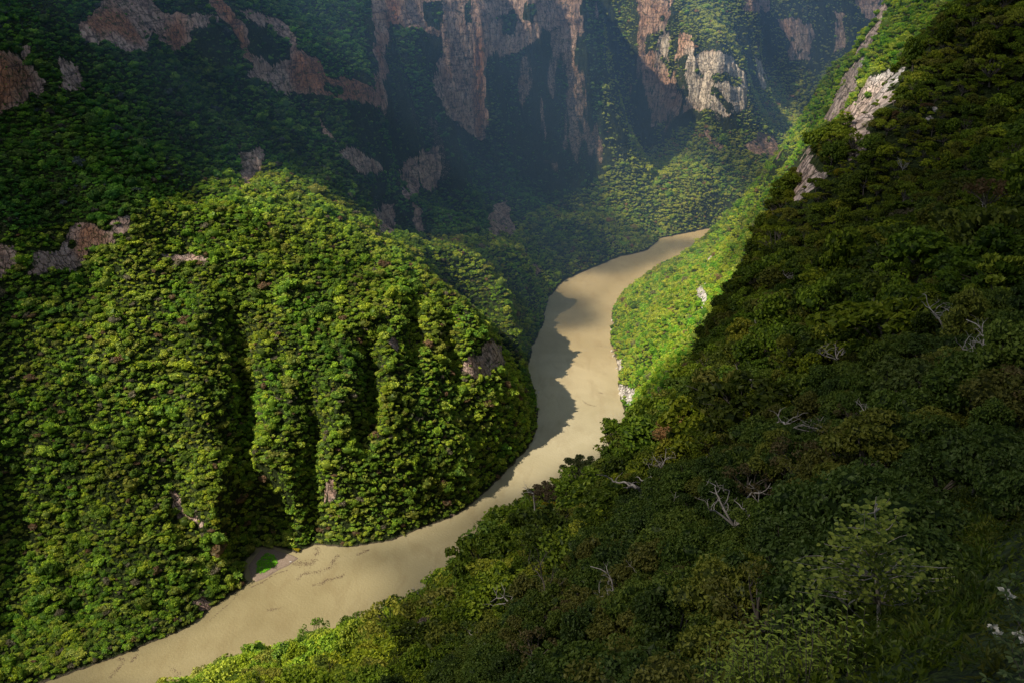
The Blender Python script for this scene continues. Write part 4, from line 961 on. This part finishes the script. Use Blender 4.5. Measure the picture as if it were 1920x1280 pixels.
# ---------------------------------------------------------------- light: clouds, haze, sky, sun
CZ=2300.0
LIT=[ # (polygon in the view that sets where the unseen cover lets sun through, amount)
([(-300,-200),(2300,-200),(2300,1500),(-300,1500)],.17),
([(-300,-200),(640,-200),(720,200),(500,320),(330,320),(100,380),(-300,380)],.03),
([(720,-200),(1130,-200),(1130,240),(890,240),(820,120),(730,90)],.42),
([(-300,380),(230,380),(260,420),(150,560),(150,640),(-300,640)],.10),
([(440,1090),(480,1010),(570,1010),(580,1060),(480,1110)],1.0),
([(-300,600),(160,600),(240,480),(300,440),(400,640),(480,1090),(-300,1500)],.58),
([(110,350),(200,325),(330,320),(330,400),(250,400),(150,400)],.35),
([(160,520),(240,440),(380,340),(450,340),(500,312),(560,330),(640,375),(720,432),(790,480),(860,540),(925,590),(945,650),(1005,705),(1020,760),(1012,830),(930,925),(860,975),(740,1025),(600,1035),(520,1100),(440,1130),(360,900),(250,800),(150,660)],1.0),
([(600,470),(720,470),(780,520),(780,560),(700,560),(620,520)],.45),
([(755,440),(830,455),(905,485),(960,545),(965,610),(930,640),(880,560),(800,490)],.9),
([(60,1300),(340,1170),(500,1060),(590,1030),(690,1022),(740,1060),(760,1120),(720,1180),(640,1200),(350,1300)],1.0),
([(640,1030),(760,1010),(870,960),(960,900),(980,880),(1000,930),(900,1010),(830,1060),(760,1130),(740,1090)],.42),
([(930,905),(1015,820),(1010,700),(1030,640),(1080,600),(1150,630),(1180,760),(1150,840),(1060,880),(1000,920)],1.0),
([(1000,600),(1030,560),(1060,540),(1110,560),(1130,580),(1100,618),(1050,612)],.15),
([(1060,525),(1100,510),(1180,515),(1150,560),(1100,550)],.8),
([(1130,500),(1240,440),(1345,440),(1300,490),(1230,500),(1190,515)],.22),
([(1130,215),(1300,215),(1500,200),(1520,270),(1490,340),(1440,400),(1350,445),(1240,445),(1150,400)],1.0),
([(1220,240),(1300,200),(1400,225),(1480,300),(1470,350),(1400,370),(1330,300),(1260,280)],.35),
([(1400,180),(1450,180),(1520,270),(1500,290),(1420,240)],.95),
([(1120,-200),(1420,-200),(1440,100),(1440,215),(1130,225)],1.0),
([(1440,-200),(1680,-200),(1640,50),(1560,200),(1450,150),(1420,60)],.3),
([(1140,560),(1190,510),(1330,450),(1430,400),(1500,340),(1500,380),(1400,480),(1340,570),(1300,640),(1230,700),(1200,752),(1160,770),(1130,640)],1.0),
([(1400,400),(1500,300),(1540,230),(1640,-30),(1720,-30),(1700,150),(1580,300),(1480,400),(1400,480),(1350,520)],.34),
([(1560,280),(1600,180),(1640,120),(1720,110),(1700,160),(1600,270)],.9),
([(330,1300),(480,1215),(640,1170),(705,1160),(690,1230),(640,1300)],1.0),
([(690,1150),(760,1070),(860,1030),(880,1060),(780,1170),(720,1220)],.28),
([(760,1140),(1000,960),(1280,900),(1350,1000),(1200,1300),(760,1300)],.34),
([(1200,780),(1340,680),(1560,600),(1600,660),(1400,760),(1260,860)],.28),
([(1560,300),(1700,160),(1920,-100),(2200,-100),(2200,900),(1850,900),(1700,620),(1500,600)],.06),
([(1230,860),(1180,780),(1340,690),(1420,700),(1400,780),(1300,850)],.6),
([(1340,1100),(1620,1090),(1640,1300),(1300,1300)],.45),
([(1500,930),(1800,930),(1850,1100),(1600,1130),(1480,1050)],.32),
]
vt,vx,vy,vw=visible(PX,PY,np.maximum(PZ,0),1.03,8)
vt&=(XX>-1000)&(XX<1200)&(YY<2760)
sx_,sy_,sz_=PX[vt],PY[vt],np.maximum(PZ,0)[vt]; wx_=vx[vt];wy_=vy[vt]
lit=np.zeros(len(sx_))
for p,a in LIT: lit[inside(wx_,wy_,p)]=a
tt=(CZ-sz_)/SUN[2]; cxs=sx_+SUN[0]*tt; cys=sy_+SUN[1]*tt
CS=13.0; gx0,gx1_,gy0,gy1_=-4200,900,-2600,2600
cnx=int((gx1_-gx0)/CS);cny=int((gy1_-gy0)/CS)
ii=((cxs-gx0)/CS).astype(int);jj=((cys-gy0)/CS).astype(int); okc=(ii>=0)&(ii<cnx)&(jj>=0)&(jj<cny)
wsum=np.zeros((cny,cnx));lsum=np.zeros((cny,cnx))
wq=1+14*lit[okc]*(((sy_>1900)|(sx_>120))&(lit>.15))[okc]
np.add.at(wsum,(jj[okc],ii[okc]),wq);np.add.at(lsum,(jj[okc],ii[okc]),lit[okc]*wq)
known=wsum>0; val=np.where(known,lsum/np.maximum(wsum,1e-6),0)
def blur(a,k):
    for _ in range(k):
        a=(a+np.roll(a,1,0)+np.roll(a,-1,0)+np.roll(a,1,1)+np.roll(a,-1,1))/5
    return a
# fill unknown cells from their neighbours, then soften the cloud edges
wv=known.astype(float); vv=val*wv; acc=val.copy(); has=wv>0
W2,V2_=wv.copy(),vv.copy()
for _ in range(60):
    W2=blur(W2,1);V2_=blur(V2_,1); new=(~has)&(W2>1e-6); acc[new]=V2_[new]/W2[new]; has|=new
CX,CY=np.meshgrid(gx0+(np.arange(cnx)+.5)*CS,gy0+(np.arange(cny)+.5)*CS)
bg=np.clip(.35+1.2*fbm(CX/700,CY/700,4,71),0,1)
acc=np.where(has,acc,bg)
acc=blur(acc,3)
edge=np.clip(1.0*(acc+ .10*fbm(CX/80,CY/80,4,72)*4*acc*(1-acc)),0,1)
dens=1-edge
ce=np.minimum.reduce([CX-gx0,gx1_-CX,CY-gy0,gy1_-CY]); dens*=sstep(0,350,ce)
cloud_me=mesh_grid('shade_cloud',CX,CY,CZ+60*fbm(CX/300,CY/300,4,73),{'dens':dens})
def cloud_mat():
    m,nt,out,N,L=nodes('shade_cloud')
    a=N('ShaderNodeAttribute',attribute_name='dens').outputs['Fac']
    t=N('ShaderNodeBsdfTransparent'); d=N('ShaderNodeBsdfDiffuse'); d.inputs[0].default_value=(.85,.86,.88,1)
    tr=N('ShaderNodeBsdfTranslucent'); tr.inputs[0].default_value=(.55,.58,.62,1)
    m1=N('ShaderNodeMixShader'); m1.inputs[0].default_value=.35; L(d.outputs[0],m1.inputs[1]);L(tr.outputs[0],m1.inputs[2])
    m2=N('ShaderNodeMixShader'); L(a,m2.inputs[0]); L(t.outputs[0],m2.inputs[1]);L(m1.outputs[0],m2.inputs[2])
    L(m2.outputs[0],out.inputs['Surface']); return m
shade_cloud=link('shade_clouds',cloud_me,cloud_mat(),kind='structure')  # out-of-view sheet, density shaped to light and shade chosen ground
# haze hanging in the far part of the gorge
def haze_mat():
    m,nt,out,N,L=nodes('haze')
    s=N('ShaderNodeVolumeScatter'); s.inputs['Color'].default_value=(.30,.56,1,1); s.inputs['Density'].default_value=.00040; s.inputs['Anisotropy'].default_value=.25
    L(s.outputs[0],out.inputs['Volume']); return m
hv=np.array([[x,y_,z] for x in(-1300,1500) for y_ in (1200,2740) for z in (-20,640)],float)
haze=link('haze',mesh_np('haze',hv,np.array([[0,1,3,2],[4,6,7,5],[0,4,5,1],[2,3,7,6],[0,2,6,4],[1,5,7,3]])),haze_mat(),kind='structure')
W_=bpy.data.worlds.new('World'); SC.world=W_; W_.use_nodes=True; wt=W_.node_tree
sky=wt.nodes.new('ShaderNodeTexSky'); sky.sky_type='NISHITA'; sky.sun_disc=False
sky.sun_elevation=math.asin(SUN[2]); sky.sun_rotation=math.atan2(SUN[0],SUN[1])
bgn=wt.nodes['Background']; wt.links.new(sky.outputs[0],bgn.inputs[0]); bgn.inputs[1].default_value=SKY
sun=bpy.data.lights.new('sun','SUN'); sun.energy=SUNE; sun.angle=math.radians(.5); sun.color=(1,.93,.80)
so=bpy.data.objects.new('sun',sun); COL.objects.link(so); so.rotation_euler=Vector(SUN).to_track_quat('Z','Y').to_euler(); so.location=(-900,-500,1500)
cam=bpy.data.cameras.new('camera'); co=bpy.data.objects.new('camera',cam); COL.objects.link(co); co.location=(0,0,H)
co.rotation_euler=(math.pi/2-P,0,0); cam.sensor_width=36; cam.lens=F/1920*36; cam.clip_start=.3; cam.clip_end=30000; SC.camera=co
SC.view_settings.view_transform='Standard'; SC.view_settings.look='None'; SC.view_settings.exposure=0; SC.view_settings.gamma=1
SC.cycles.use_denoising=True
try: SC.cycles.denoiser='OPENIMAGEDENOISE'
except Exception as e: print(e)
SC.cycles.max_bounces=5; SC.cycles.diffuse_bounces=2; SC.cycles.glossy_bounces=1; SC.cycles.transmission_bounces=2; SC.cycles.volume_bounces=0; SC.cycles.transparent_max_bounces=8
SC.cycles.sample_clamp_indirect=4
log('done')
